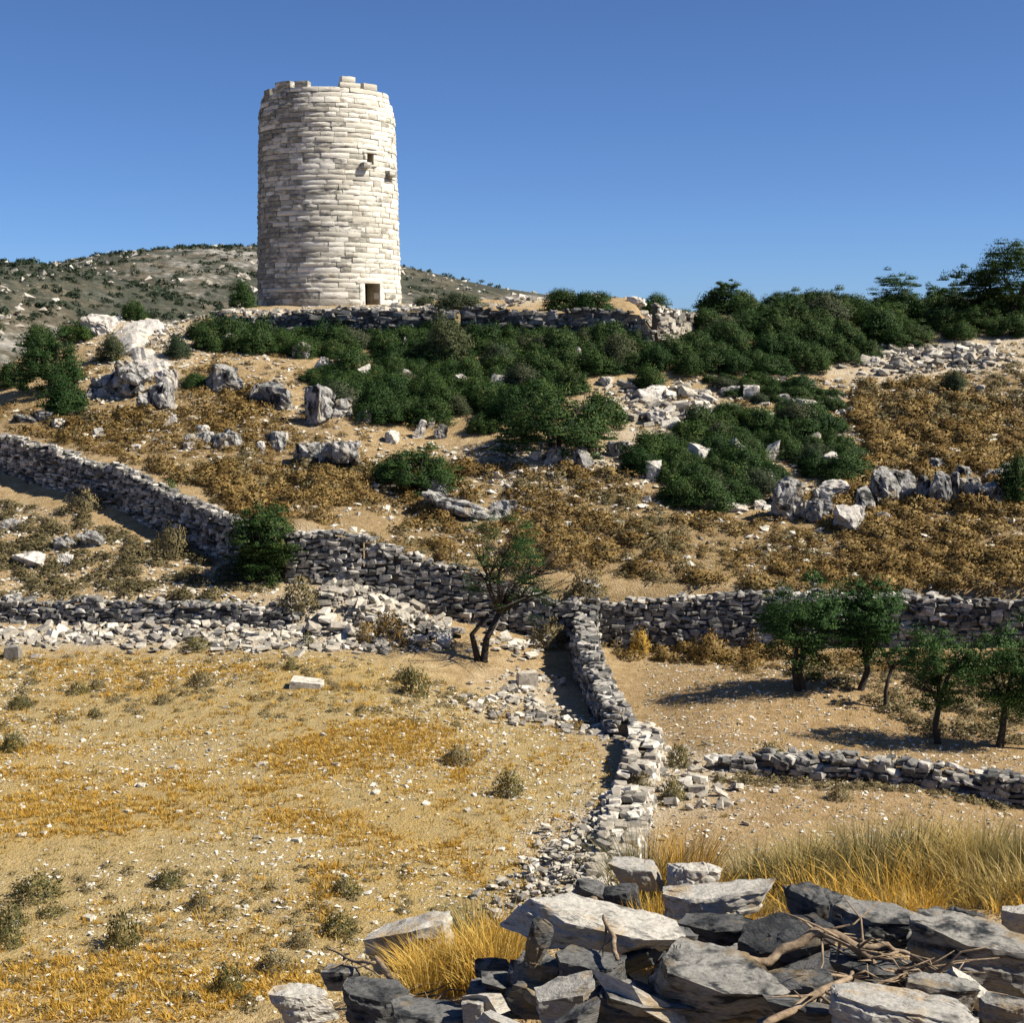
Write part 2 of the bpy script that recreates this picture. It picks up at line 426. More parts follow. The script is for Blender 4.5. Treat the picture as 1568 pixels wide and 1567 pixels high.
P_PALE = [poly_world(q) for q in ([(900, 590), (1110, 600), (1130, 650), (1000, 690), (930, 680)], [(1250, 545), (1400, 520), (1568, 505), (1700, 500), (1700, 560), (1560, 570), (1300, 580), (1180, 575)],
                                  [(0, 965), (320, 955), (560, 940), (640, 980), (560, 1000), (300, 1000), (0, 1000)], [(700, 1080), (800, 1030), (850, 1050), (940, 1120), (960, 1180), (880, 1120), (760, 1100)],
                                  [(760, 1400), (900, 1220), (1000, 1150), (1010, 1230), (960, 1340), (880, 1410)], [(1000, 1140), (1130, 1180), (1150, 1250), (1040, 1260)], [(130, 490), (260, 478), (300, 500), (260, 600), (200, 560)],
                                  [(310, 478), (560, 474), (990, 480), (990, 474), (800, 470), (560, 469)], [(700, 690), (960, 690), (940, 740), (760, 760)], [(440, 850), (640, 880), (640, 970), (500, 950)])]
A_pale = np.clip(sum(soft(P, .8) for P in P_PALE), 0, 1)
P_SLOPE = poly_world([(-80, 640), (30, 610), (150, 630), (230, 600), (300, 560), (340, 560), (460, 660), (560, 700), (700, 700), (820, 720), (960, 720), (1010, 780), (1180, 790), (1320, 720), (1300, 620), (1320, 590), (1640, 560), (1640, 935), (1400, 915), (1170, 900), (900, 880), (700, 868), (540, 832), (440, 830), (300, 745), (130, 690), (-80, 650)])
A_brush = soft(P_SLOPE, 1.2)
gme = mk_mesh('ground', np.stack([X, Yg, Z], -1).reshape(-1, 3), Fq, [M['ground']], True,
              {'field': A_field.ravel(), 'ochre': A_ochre.ravel(), 'red': A_red.ravel(), 'pale': A_pale.ravel(), 'brush': (A_brush * (1 - A_pale * .7)).ravel()})
tag(obj('ground', gme), 'dry stony earth of the terraced valley and hillside', 'ground', kind='structure')

# ------------------------------------------------------------------ far hills
def hill(name, label, sky_pts, Yr, Y0, Y1, slope, x_step, seed, amp):
    px, py = zip(*sky_pts)
    hx = np.arange(col_x(px[0], Yr, 20), col_x(px[-1], Yr, 20), x_step)
    hy = np.arange(Y0, Y1, x_step)
    HX, HY = np.meshgrid(hx, hy, indexing='ij')
    rowpx = CX + FPX * HX / (Yr * cs)
    zr = ray_z(np.interp(rowpx, px, py), Yr)
    d = np.abs(HY - Yr - 12 * vnoise(HX, HY * 0, 60, seed + 7))
    HZ = zr - slope * (np.sqrt(d * d + 400) - 20) + amp * np.clip(d / 40, .12, 1) * fnoise(HX, HY, 55, seed, 5)
    nx, ny = HX.shape
    ii = np.arange(nx * ny).reshape(nx, ny)
    F = np.stack([ii[:-1, :-1], ii[1:, :-1], ii[1:, 1:], ii[:-1, 1:]], -1).reshape(-1, 4)
    o = obj(name, mk_mesh(name, np.stack([HX, HY, HZ], -1).reshape(-1, 3), F, [M['hill']], True))
    tag(o, label, 'hill', kind='structure')
    return HX, HY, HZ
HA = hill('hill', 'scrubby grey green hill beyond the crest at the picture edge', [(-700, 400), (-200, 394), (0, 402), (60, 404), (105, 409), (180, 428), (300, 460), (420, 500), (600, 560)], 265, 150, 330, .21, 1.6, 31, 2.2)
HB = hill('hill', 'far rocky hill with pale outcrops rising behind the tower', [(-500, 440), (60, 418), (105, 408), (215, 392), (300, 384), (370, 378), (450, 381), (560, 394), (640, 413), (700, 427), (760, 441), (835, 452), (900, 461), (1100, 490), (1300, 530)], 480, 300, 600, .22, 2.6, 47, 3.0)

def tri_blobs(pts, radii, ntri, seed, flat=.75, leaf=.55):
    """ragged leafy blobs as loose triangles, one mesh"""
    g = np.random.default_rng(seed); m = len(pts)
    d = g.normal(size=(m, ntri, 3)); d /= np.linalg.norm(d, axis=2, keepdims=True)
    d[..., 2] = np.abs(d[..., 2]) * 1.0 - .1
    c = pts[:, None, :] + d * radii[:, None, None] * g.uniform(.55, 1.0, (m, ntri, 1)) * np.array([1, 1, flat])
    tr = g.normal(size=(m, ntri, 3, 3)); tr *= (radii * leaf * .55)[:, None, None, None]
    nrm = d[:, :, None, :]
    tr -= nrm * (tr * nrm).sum(-1, keepdims=True) * .7
    V = (c[:, :, None, :] + tr).reshape(-1, 3)
    F = np.arange(len(V)).reshape(-1, 3)
    tint = np.repeat(g.random(m), ntri * 3) * .5 + np.repeat(g.random(m * ntri), 3) * .5
    return V, F, tint

def scrub(name, label, H, count, rmin, rmax, thr, seed, mt, ntri=34):
    HX, HY, HZ = H
    g = np.random.default_rng(seed)
    i, j = g.integers(0, HX.shape[0], count * 6), g.integers(0, HX.shape[1] * 3 // 4, count * 6)
    x, y, z = HX[i, j], HY[i, j], HZ[i, j]
    keep = (fnoise(x, y, 38, seed + 3) + g.normal(0, .35, len(x)) > thr)
    x, y, z = x[keep][:count], y[keep][:count], z[keep][:count]
    V, F, tt = tri_blobs(np.c_[x + g.normal(0, 1, len(x)), y, z], g.uniform(rmin, rmax, len(x)), ntri, seed)
    o = obj(name, mk_mesh(name, V, F, [mt], False, {'tint': tt}))
    tag(o, label, 'scrub', kind='stuff')
scrub('scrub', 'dark low scrub covering the hill at the picture edge', HA, 2600, .35, 1.1, .12, 5, M['hill_scrub'], 32)
scrub('scrub', 'dark scrub dotted over the far hill behind the tower', HB, 2800, .5, 1.5, .15, 6, M['hill_scrub'], 28)

# ------------------------------------------------------------------ stone prototypes
def hull(points):
    bm = bmesh.new()
    for p in points: bm.verts.new(p)
    r = bmesh.ops.convex_hull(bm, input=bm.verts)
    kill = list({e for e in list(r['geom_interior']) + list(r['geom_unused']) if isinstance(e, bmesh.types.BMVert)})
    bmesh.ops.delete(bm, geom=kill, context='VERTS')
    bmesh.ops.triangulate(bm, faces=bm.faces)
    bmesh.ops.recalc_face_normals(bm, faces=bm.faces)
    return bm

def bm_arrays(bm):
    bm.verts.index_update()
    V = np.array([v.co[:] for v in bm.verts]); F = np.array([[v.index for v in f.verts] for f in bm.faces])
    return V, F

def stone_proto(seed, blocky):
    g = random.Random(seed)
    pts = []
    for sx in (-1, 1):
        for sy in (-1, 1):
            for sz in (-1, 1):
                k = g.uniform(.72, 1.0)
                pts.append((sx * .5 * g.uniform(blocky, 1), sy * .5 * g.uniform(blocky, 1), sz * .5 * g.uniform(.65, 1)))
    for _ in range(5):
        a = g.uniform(0, 6.28)
        pts.append((math.cos(a) * .54, math.sin(a) * .54, g.uniform(-.3, .3)))
    bm = hull(pts); A = bm_arrays(bm); bm.free()
    return A
STONES = [stone_proto(100 + i, .55 if i % 2 else .75) for i in range(14)]
def pebble_proto(seed):
    g = random.Random(seed)
    bm = hull([(math.cos(a) * g.uniform(.4, .55), math.sin(a) * g.uniform(.4, .55), g.uniform(-.25, .2)) for a in (g.uniform(0, .6), 1.5 + g.uniform(0, .7), 3 + g.uniform(0, .7), 4.6 + g.uniform(0, .7))] + [(g.uniform(-.2, .2), g.uniform(-.2, .2), .5), (g.uniform(-.1, .3), g.uniform(-.2, .2), -.5)])
    A = bm_arrays(bm); bm.free(); return A
PEBBLES = [pebble_proto(200 + i) for i in range(8)]
_stone_mesh = {}
def stone_mesh(i, mkey):
    k = (i, mkey)
    if k not in _stone_mesh:
        V, F = STONES[i]
        _stone_mesh[k] = mk_mesh('stone', V, F, [M[mkey]], False)
    return _stone_mesh[k]

def join_pieces(protos, pid, loc, rot, scl, seed=0):
    """numpy join of many small pieces; returns V, F (tris), per-vertex tint"""
    g = np.random.default_rng(seed)
    Vs, Fs, Ts = [], [], []
    off = 0
    pid = np.asarray(pid); loc = np.asarray(loc); rot = np.asarray(rot); scl = np.asarray(scl)
    for k, (PV, PF) in enumerate(protos):
        s = np.nonzero(pid == k)[0]
        if not len(s): continue
        cx_, sx_ = np.cos(rot[s, 0]), np.sin(rot[s, 0]); cy_, sy_ = np.cos(rot[s, 1]), np.sin(rot[s, 1]); cz_, sz_ = np.cos(rot[s, 2]), np.sin(rot[s, 2])
        Rm = np.zeros((len(s), 3, 3))
        Rm[:, 0, 0] = cz_ * cy_; Rm[:, 0, 1] = cz_ * sy_ * sx_ - sz_ * cx_; Rm[:, 0, 2] = cz_ * sy_ * cx_ + sz_ * sx_
        Rm[:, 1, 0] = sz_ * cy_; Rm[:, 1, 1] = sz_ * sy_ * sx_ + cz_ * cx_; Rm[:, 1, 2] = sz_ * sy_ * cx_ - cz_ * sx_
        Rm[:, 2, 0] = -sy_; Rm[:, 2, 1] = cy_ * sx_; Rm[:, 2, 2] = cy_ * cx_
        V = np.einsum('sij,svj->svi', Rm, PV[None] * scl[s][:, None, :]) + loc[s][:, None, :]
        F = PF[None] + (off + np.arange(len(s)) * len(PV))[:, None, None]
        Vs.append(V.reshape(-1, 3)); Fs.append(F.reshape(-1, PF.shape[1])); Ts.append(np.repeat(g.random(len(s)), len(PV)))
        off += len(s) * len(PV)
    return np.concatenate(Vs), np.concatenate(Fs), np.concatenate(Ts)

def hill_rocks(label, H, count, rmin, rmax, seed):
    HX, HY, HZ = H; g = np.random.default_rng(seed)
    i, j = g.integers(0, HX.shape[0], count * 5), g.integers(0, HX.shape[1] * 3 // 4, count * 5)
    x, y, z = HX[i, j], HY[i, j], HZ[i, j]
    keep = fnoise(x, y, 30, seed + 1) + g.normal(0, .25, len(x)) > .25
    x, y, z = x[keep][:count], y[keep][:count], z[keep][:count]
    m = len(x); l = rmin + (rmax - rmin) * g.random(m) ** 2.5
    V, F, tt = join_pieces(PEBBLES, g.integers(0, 8, m), np.c_[x + g.normal(0, 1, m), y + g.normal(0, 1, m), z], np.c_[g.normal(0, .2, m), g.normal(0, .2, m), g.uniform(0, 6.28, m)], np.c_[l * 1.6, l, l * .8], seed)
    tag(obj('rock_debris', mk_mesh('rock_debris', V, F, [M['rubble']], False, {'tint': tt})), label, 'rocks', kind='stuff')
hill_rocks('pale rocks littering the scrubby hill at the picture edge', HA, 1900, .3, 1.7, 15)
hill_rocks('pale rocks littering the far hill behind the tower', HB, 2600, .5, 2.8, 16)

class Stones:
    """stones of one wall or heap: the largest in view become parts, the rest one part"""
    def __init__(s): s.p = []
    def add(s, loc, rot, scl, vis=True): s.p.append((RND.randrange(len(STONES)), loc, rot, scl, vis))
    def build(s, name, label, cat, mkey, group=None, most=300, base=None, part='stone', rest='stones'):
        L = np.array([q[1] for q in s.p])
        base = Vector(base) if base is not None else Vector((L[:, 0].mean(), L[:, 1].mean(), L[:, 2].min()))
        root = empty(name, base)
        tag(root, label, cat, group, 'thing')
        def show(q):
            px, py = project(*q[1])
            if not q[4] or not (-5 < px < 1573 and py < 1572): return 0
            return max(q[3][0], q[3][1]) * q[3][2] / q[1][1] ** 2
        order = sorted(s.p, key=show, reverse=True)
        k = 0
        while k < min(most, len(order)) and show(order[k]) > 0 and max(order[k][3][:2]) / order[k][1][1] * FPX > 7.5: k += 1
        for q in order[:k]:
            o = bpy.data.objects.new(part, stone_mesh(q[0], mkey))
            o.location = Vector(q[1]) - base; o.rotation_euler = q[2]; o.scale = q[3]
            link(o, root)
        if order[k:]:
            q = order[k:]
            V, F, tt = join_pieces(STONES, [a[0] for a in q], [a[1] for a in q], [a[2] for a in q], [a[3] for a in q], len(q))
            o = obj(rest, mk_mesh(rest, V - np.array(base), F, [M[mkey]], False, {'tint': tt}), root)
            o['kind'] = 'stuff'
        return root, base

# ------------------------------------------------------------------ dry-stone walls
def dry_wall(line, heights, label, thick=.62, course=.15, ln=(.2, .5), mkey='wall', both=True, seed=1, cap=True, raise_top=.0, group='dry stone walls', rough=.04, auto=False):
    g = random.Random(seed)
    P = np.array(line, float)
    seg = np.r_[0, np.cumsum(np.hypot(*np.diff(P, axis=0).T))]
    total = seg[-1]
    hs = np.array(heights, float)
    hseg = np.linspace(0, total, len(hs)) if hs.ndim == 1 else None
    def pt(s): return np.array([np.interp(s, seg, P[:, 0]), np.interp(s, seg, P[:, 1])])
    def tan(s):
        a, b = pt(max(s - .4, 0)), pt(min(s + .4, total)); d = b - a
        return d / (np.hypot(*d) + 1e-9)
    mid = pt(total / 2)
    tm = tan(total / 2); nm = np.array([tm[1], -tm[0]])
    front = 1 if np.dot(nm, -mid) > 0 else -1
    def hh(s):
        if auto:
            p_, t_ = pt(s), tan(s); n_ = np.array([t_[1], -t_[0]]) * front
            d_ = float(gz(*(p_ - n_ * 1.2))) - float(gz(*(p_ + n_ * (thick / 2 + .15))))
            return max(.3, min(d_ + .12, 2.6)) + .16 * float(vnoise(s, seed * 3.1, 1.3, 77)) + .08 * float(vnoise(s, seed * 5.1, .5, 78))
        return float(np.interp(s, hseg, hs)) + .13 * float(vnoise(s, seed * 3.1, 1.3, 77)) + .08 * float(vnoise(s, seed * 5.1, .5, 78))
    st = Stones()
    for side in ((front, -front) if both else (front,)):
        rows = int(max(hs) / course) + 3
        for k in range(rows):
            s = g.uniform(0, .3)
            while s < total:
                l = g.uniform(*ln) * (1.25 if g.random() < .12 else 1)
                sm = s + l / 2; s += l * .97
                if sm > total: break
                p, tg = pt(sm), tan(sm)
                nn = np.array([tg[1], -tg[0]]) * side
                th = thick / 2 * (1.12 - .25 * (k * course / max(hs)))
                q = p + nn * (th - .12 + g.uniform(-rough, rough))
                foot = float(gz(*(p + nn * (thick / 2 + .15))))
                zc = foot + (k + .5) * course + g.uniform(-.02, .02) - .06
                top = foot + hh(sm) if side == front else float(gz(*(p - nn * (thick / 2 + .15)))) + hh(sm)
                if zc > top - course * .3 or g.random() < .05: continue
                st.add((q[0], q[1], zc), (g.gauss(0, .12), g.gauss(0, .14), math.atan2(tg[1], tg[0]) + g.gauss(0, .2)),
                       (l * 1.08, g.uniform(.26, .42), course * g.choice((g.uniform(.6, .95), g.uniform(.9, 1.3), g.uniform(1.2, 1.7)))), vis=(np.dot(nn, -q) > 0))
    if cap:
        s = 0
        while s < total:
            l = g.uniform(ln[0] * 1.0, ln[1] * 1.05); sm = s + l / 2; s += l * .8
            p, tg = pt(min(sm, total)), tan(min(sm, total)); nn = np.array([tg[1], -tg[0]]) * front
            foot = float(gz(*(p + nn * (thick / 2 + .15))))
            for off in (-.26, 0.02, .28):
                if g.random() < .2: continue
                q = p + nn * (off * thick + g.uniform(-.05, .05))
                st.add((q[0], q[1], foot + hh(sm) + g.uniform(-.06, .07)), (g.gauss(0, .16), g.gauss(0, .16), g.uniform(0, 6.28)),
                       (g.uniform(.22, .46), g.uniform(.2, .36), g.uniform(.08, .17)))
    root, base = st.build('dry_stone_wall', label, 'stone wall', mkey, group, base=(mid[0], mid[1], float(gz(*mid))))
    V, F = [], []
    ss = np.linspace(.12, total - .12, max(4, int(total / .6)))
    for s in ss:
        p, tg = pt(s), tan(s); nn = np.array([tg[1], -tg[0]]) * front
        foot = float(gz(*(p + nn * (thick / 2 + .15))))
        for o_, z in ((thick * .32, foot - .4), (thick * .26, foot + hh(s) - .12), (-thick * .26, foot + hh(s) - .12), (-thick * .32, foot - .4)):
            q = p + nn * o_; V.append((q[0] - base[0], q[1] - base[1], z - base[2]))
    for i in range(len(ss) - 1):
        for k in range(3): F.append((i * 4 + k, i * 4 + k + 1, i * 4 + 5 + k, i * 4 + 4 + k))
    e = (len(ss) - 1) * 4
    F += [(0, 1, 2, 3), (e + 3, e + 2, e + 1, e)]
    obj('core', mk_mesh('core', V, F, [M['core']]), root)  # dark filler added inside the wall to block light between the stones
    return root

def shift(line, d): return [(x, y + d) for x, y in line]
def part_of(line, x0, x1, d=0.0):
    xs_ = [x0] + [p[0] for p in line if x0 < p[0] < x1] + [x1]
    return [(x, float(np.interp(x, [p[0] for p in line], [p[1] for p in line])) + d) for x in xs_]
X_ = lambda px, Y: col_x(px, Y, -8)
dry_wall(part_of(L_UP, X_(-70, 66.5), X_(432, 51.9), -.25), [1.55, 1.6, 1.55, 1.5, 1.55, 1.75], 'long grey dry stone wall stepping down the slope to the round bush', seed=2)
dry_wall(part_of(L_LOW, X_(-90, 50.1), X_(455, 48.5), -.2), [.72, .75, .7, .75, .65, .45], 'low dry stone terrace wall above the pale rubble bank', seed=3, both=False)
dry_wall(part_of(L_MID, X_(428, 50.8), X_(556, 50.2), -.25), [1.55, 1.7, 1.8], 'short high end of the terrace wall beside the round bush', seed=4, both=False)
dry_wall(part_of(L_MID, X_(550, 50.2), X_(905, 51.2), -.25), [1.95, 1.85, 1.7, 1.5, 1.25], 'shaded terrace retaining wall behind the half bare tree', seed=5, both=False)
dry_wall(part_of(L_MID, X_(900, 51.1), X_(1198, 49.6), -.25), [1.3, 1.75, 1.8, 1.75, 1.7], 'grey terrace retaining wall between the long field wall and the green trees', seed=6, both=False)
dry_wall(part_of(L_MID, X_(1192, 49.5), X_(1700, 46.9), -.25), [1.75, 1.65, 1.55, 1.5, 1.45], 'terrace retaining wall with pale capstones running behind the row of trees', seed=7, both=False)
dry_wall(part_of(L_RIGHT, X_(1085, 35.9), X_(1358, 34.8), -.2), [.3, .42, .38, .4], 'low mossy terrace wall below the tree shadows', seed=8, both=False, course=.13)
dry_wall(part_of(L_RIGHT, X_(1352, 34.8), X_(1640, 33.0), -.2), [.42, .5, .55, .5], 'low terrace wall lying in the shade of the leaning trees', seed=9, both=False, course=.13)
g1 = [at(px, Y)[:2] for px, Y in ((905, 50.6), (893, 48.2), (905, 45.5), (922, 43), (938, 41), (955, 39.2))]
dry_wall(g1, [1.0, 1.1, 1.15, 1.1, .9, .5], 'upper stretch of the field wall with its shaded side facing the field', seed=10, thick=.7, ln=(.22, .55))
g2 = [at(px, Y)[:2] for px, Y in ((985, 38.6), (990, 37), (982, 35), (972, 33.4))]
dry_wall(g2, [.5, .62, .55, .35], 'pale middle stretch of the tumbled field wall', seed=11, thick=.8, mkey='rubble')
g3 = [at(px, Y)[:2] for px, Y in ((968, 32.9), (958, 31), (945, 29), (925, 26.8), (905, 25))]
dry_wall(g3, [.25, .32, .34, .34, .34], 'bright near stretch of the field wall dropping behind the slabs', seed=12, thick=.95, mkey='rubble', ln=(.12, .3), course=.11)
dry_wall([at(px, Y)[:2] for px, Y in ((1490, 27.6), (1560, 27.2), (1640, 26.8))], [.4, .55, .6], 'stub of low stone wall just behind the tall dry grass', seed=13, both=False, course=.12)
L_P2 = [(x, y - .3) for x, y in L_PLAT]
dry_wall(part_of(L_P2, L_P2[0][0] + 1, L_P2[3][0]), [2.4] * 4, 'platform wall of shade darkened stone directly below the tower', seed=14, auto=True, both=False, mkey='wall_dark', course=.2, ln=(.3, .9), rough=.1)
dry_wall(part_of(L_P2, L_P2[3][0] + .1, L_P2[-1][0]), [2.4] * 4, 'taller dark platform wall beside the tower ending in a ragged corner', seed=15, auto=True, both=False, mkey='wall_dark', course=.22, ln=(.35, 1.0), rough=.12)
pc = L_P2[-1]
dry_wall([(pc[0], pc[1] + .2), (pc[0] + 1.2, pc[1] + 1.8), (pc[0] + 2.6, pc[1] + 4.2)], [2.1, 1.4, .6], 'sunlit crumbling return of the platform wall', seed=16, both=False, course=.22, ln=(.3, .8), mkey='rubble', rough=.15)

# ------------------------------------------------------------------ rubble heaps
def heap(poly, count, size, label, mkey='rubble', lift=.12, seed=1, group='rubble heaps', name='rubble_heap', most=160, spread=.4):
    P = poly_world(poly); q = sample_poly(P, count)
    g = random.Random(seed); st = Stones()
    c = P.mean(0)
    for x, y in q:
        x += g.gauss(0, spread); y += g.gauss(0, spread)
        l = size[0] + (size[1] - size[0]) * g.random() ** 3.2
        z = float(gz(x, y)) + lift * max(0, 1 - math.hypot(x - c[0], (y - c[1])) / 4) * g.random() + l * .12
        st.add((x, y, z), (g.gauss(0, .3), g.gauss(0, .3), g.uniform(0, 6.28)), (l, l * g.uniform(.45, .95), l * g.uniform(.18, .5)))
    st.build(name, label, 'rubble', mkey, group, most=most)
heap([(-40, 990), (-40, 965), (180, 962), (330, 950), (420, 950), (520, 950), (600, 975), (560, 1002), (380, 1000), (180, 985)], 1300, (.07, .5), 'long bank of pale rubble below the low terrace wall', seed=1, most=300)
heap([(480, 905), (560, 900), (660, 950), (700, 985), (620, 1000), (540, 985), (500, 950)], 520, (.10, .7), 'rubble spilled from the broken end of the terrace wall', seed=2, lift=.5, most=200)
heap([(700, 1085), (750, 1060), (800, 1020), (850, 1050), (830, 1080), (940, 1115), (950, 1150), (860, 1120), (780, 1105)], 420, (.08, .42), 'rubble strewn over the ground between the bare tree and field wall', seed=3)
heap([(745, 965), (850, 955), (850, 990), (770, 1010)], 70, (.2, .6), 'few large stones around the foot of the bare tree', seed=4)
heap([(1010, 1150), (1090, 1170), (1140, 1210), (1140, 1250), (1050, 1260), (1010, 1210)], 130, (.08, .45), 'pale rubble on the sunny side of the field wall', seed=5)
heap([(770, 1400), (870, 1300), (930, 1230), (960, 1230), (945, 1300), (920, 1380), (880, 1420)], 1000, (.06, .26), 'pale scree slipped from the near field wall', seed=6, lift=.35, most=300)
heap([(1310, 562), (1370, 535), (1480, 528), (1540, 530), (1530, 560), (1440, 572), (1340, 575)], 380, (.2, .9), 'pale boulder scree at the edge of the wood', seed=7)
heap([(950, 585), (1010, 582), (1110, 610), (1130, 650), (1040, 665), (960, 640), (920, 600)], 260, (.18, .9), 'pale broken limestone between the two thickets', seed=8)
heap([(1100, 580), (1290, 585), (1300, 640), (1330, 720), (1250, 640), (1100, 600)], 300, (.12, .55), 'scattered pale stones around the low green bushes', seed=9)
heap([(330, 482), (560, 480), (700, 478), (990, 482), (990, 474), (700, 470), (560, 472), (330, 476)], 420, (.2, .75), 'pale loose stones lying along the top of the platform wall', seed=10, lift=.1, most=220)
heap([(990, 485), (1050, 490), (1060, 505), (1000, 510)], 90, (.25, .8), 'sunlit rubble at the ragged platform corner', seed=11)
heap([(700, 690), (960, 680), (940, 730), (760, 745)], 200, (.1, .45), 'stones strewn on the bare patch below the big dark bush', seed=12)
heap([(250, 500), (270, 484), (330, 480), (400, 476), (400, 484), (330, 492), (290, 512)], 150, (.15, .6), 'pale stones on the earth between crest and tower', seed=14)
heap([(220, 495), (270, 490), (270, 530), (235, 540)], 120, (.12, .5), 'pale chips beside the bare white rock ramp', seed=13)

# ------------------------------------------------------------------ pebbles, stones in the field
def gravel(poly, count, size, label, mkey, seed, dens=None):
    P = poly_world(poly); q = sample_poly(P, count); g = np.random.default_rng(seed)
    if dens is not None:
        q = q[fnoise(q[:, 0], q[:, 1], dens[0], seed) + g.normal(0, .25, len(q)) > dens[1]]
    m = len(q); l = size[0] + (size[1] - size[0]) * g.random(m) ** 3
    loc = np.c_[q, gz(q[:, 0], q[:, 1]) + l * .1]
    V, F, tt = join_pieces(PEBBLES, g.integers(0, 8, m), loc, np.c_[g.normal(0, .25, m), g.normal(0, .25, m), g.uniform(0, 6.28, m)],
                           np.c_[l, l * g.uniform(.5, .9, m), l * g.uniform(.2, .5, m)], seed)
    o = obj('gravel', mk_mesh('gravel', V, F, [M[mkey]], False, {'tint': tt}))
    tag(o, label, 'gravel', kind='stuff')
gravel([(-120, 1000), (560, 1010), (800, 1085), (960, 1180), (900, 1330), (700, 1566), (-120, 1566)], 21000, (.022, .17), 'small pale stones strewn over the dry field', 'pebble', 41, (5, -.25))
gravel([(985, 1010), (1568, 1005), (1700, 1010), (1700, 1300), (1100, 1340), (1000, 1280)], 8000, (.025, .18), 'small pale stones on the terrace under the trees', 'pebble', 42)
gravel([(-60, 740), (430, 900), (400, 935), (-60, 915)], 3400, (.04, .30), 'pale stones among the tufts of the small terrace', 'pebble', 43)
gravel([(60, 640), (130, 510), (330, 490), (480, 570), (560, 650), (760, 690), (980, 690), (930, 590), (1100, 570), (1330, 580), (1640, 500), (1640, 640), (1330, 660), (1320, 740), (1000, 800), (600, 780), (300, 700)], 9000, (.05, .42), 'pale stones covering the bare upper hillside', 'pebble', 45)
gravel([(-60, 640), (300, 620), (700, 690), (1000, 690), (1320, 600), (1640, 540), (1640, 930), (1000, 890), (540, 830), (300, 740)], 5200, (.05, .38), 'pale stones scattered between the cushions of the slope', 'pebble', 44, (7, -.1))

gravel([(310, 482), (560, 478), (990, 481), (990, 472), (620, 468), (330, 474)], 1600, (.06, .34), 'stone chips covering the platform around the tower foot', 'pebble', 46)
gravel([(-60, 640), (300, 620), (560, 700), (1000, 720), (1320, 640), (1640, 560), (1640, 930), (1000, 885), (540, 830), (300, 740)], 1500, (.14, .6), 'larger pale stones lying among the hillside cushions', 'pebble', 47)
# individual stones that lie apart in the field
fs_mesh = [stone_mesh(i, 'pebble') for i in range(len(STONES))]
q = sample_poly(P_FIELD, 300)
q = [p for p in q if -5 < project(p[0], p[1], -10.2)[0] < 1000 and project(p[0], p[1], -10.2)[1] < 1560][:150]
for x, y in q:
    l = .09 + .14 * RND.random() ** 2
    o = bpy.data.objects.new('field_stone', RND.choice(fs_mesh))
    o.location = (x, y, float(gz(x, y)) + l * .1); o.rotation_euler = (RND.gauss(0, .15), RND.gauss(0, .15), RND.uniform(0, 6.28)); o.scale = (l, l * RND.uniform(.55, .9), l * RND.uniform(.3, .5))
    link(o); tag(o, 'fist sized pale stone lying loose in the dry yellow field', 'stone', 'loose stones in the dry field')
for (px, py, w, h, lab) in [(470, 1047, 52, 14, 'long flat pale slab lying alone at the top of the dry field'), (808, 1040, 34, 26, 'pale angular stone below the half bare tree'),
                            (20, 1000, 26, 24, 'upright grey stone in the rubble bank')]:
    x, y, z = pix(px, py + h * .4); s = mppx(y)
    bmv = stone_mesh(RND.randrange(14), 'rubble')
    o = obj('field_stone', bmv, None, (x, y, z + h * s * .25)); o.scale = (w * s, w * s * .6, h * s * 1.3); o.rotation_euler = (.05, RND.gauss(0, .1), RND.uniform(-.3, .3))
    tag(o, lab, 'stone')

# ------------------------------------------------------------------ boulders and outcrops
def rock_mesh(seed, dims, mkey, sub=3, npts=16, rough=.10, layers=0.0, blocky=.6, sharp=38, lumps=1):
    g = random.Random(seed)
    Vs, Fs, off = [], [], 0
    for lump in range(lumps):
        pts = []
        k = 1.0 if lumps == 1 else g.uniform(.62, .9)
        sh = Vector((0, 0, 0)) if lumps == 1 else Vector((g.uniform(-.27, .27) + (lump - (lumps - 1) / 2) * .22, g.uniform(-.2, .2), g.uniform(-.28, .10)))
        for _ in range(npts):
            v = Vector((g.uniform(-1, 1), g.uniform(-1, 1), g.uniform(-1, 1)))
            m = max(abs(v.x), abs(v.y), abs(v.z)); v2 = v / m
            v = v.normalized().lerp(v2, blocky) * g.uniform(.8, 1.0)
            pts.append(v * .5 * k + sh)
        bm = hull(pts)
        for v in bm.verts: v.co = Vector((v.co.x * dims[0], v.co.y * dims[1], v.co.z * dims[2]))
        for _ in range(sub): bmesh.ops.subdivide_edges(bm, edges=bm.edges, cuts=1, use_grid_fill=True)
        bmesh.ops.triangulate(bm, faces=bm.faces)
        bm.normal_update()
        s = max(dims); o = Vector((seed * 3.7, seed * 1.3, lump * 2.0))
        f1, f2 = 2.2 / s, 6.5 / s
        for v in bm.verts:
            p = v.co + o
            dist, _ = noise.voronoi(p * f1 * 1.7)
            crack = max(0, 1 - (dist[1] - dist[0]) * 9)
            d = noise.noise(p * f1) * .7 + noise.noise(p * f2) * .4 - .55 * crack + .3 * noise.noise(p * f2 * 2.6)
            if layers:
                q = (v.co.z / dims[2]) * layers + noise.noise(p * f1) * .8
                d += .55 * (abs((q % 1.0) - .5) * 2 - .5)
            v.co = v.co + v.normal * d * rough * min(dims) * 1.3
        V, F = bm_arrays(bm); bm.free()
        Vs.append(V); Fs.append(F + off); off += len(V)
    return mk_mesh('rock', np.concatenate(Vs), np.concatenate(Fs), [M[mkey]], False, None, sharp)

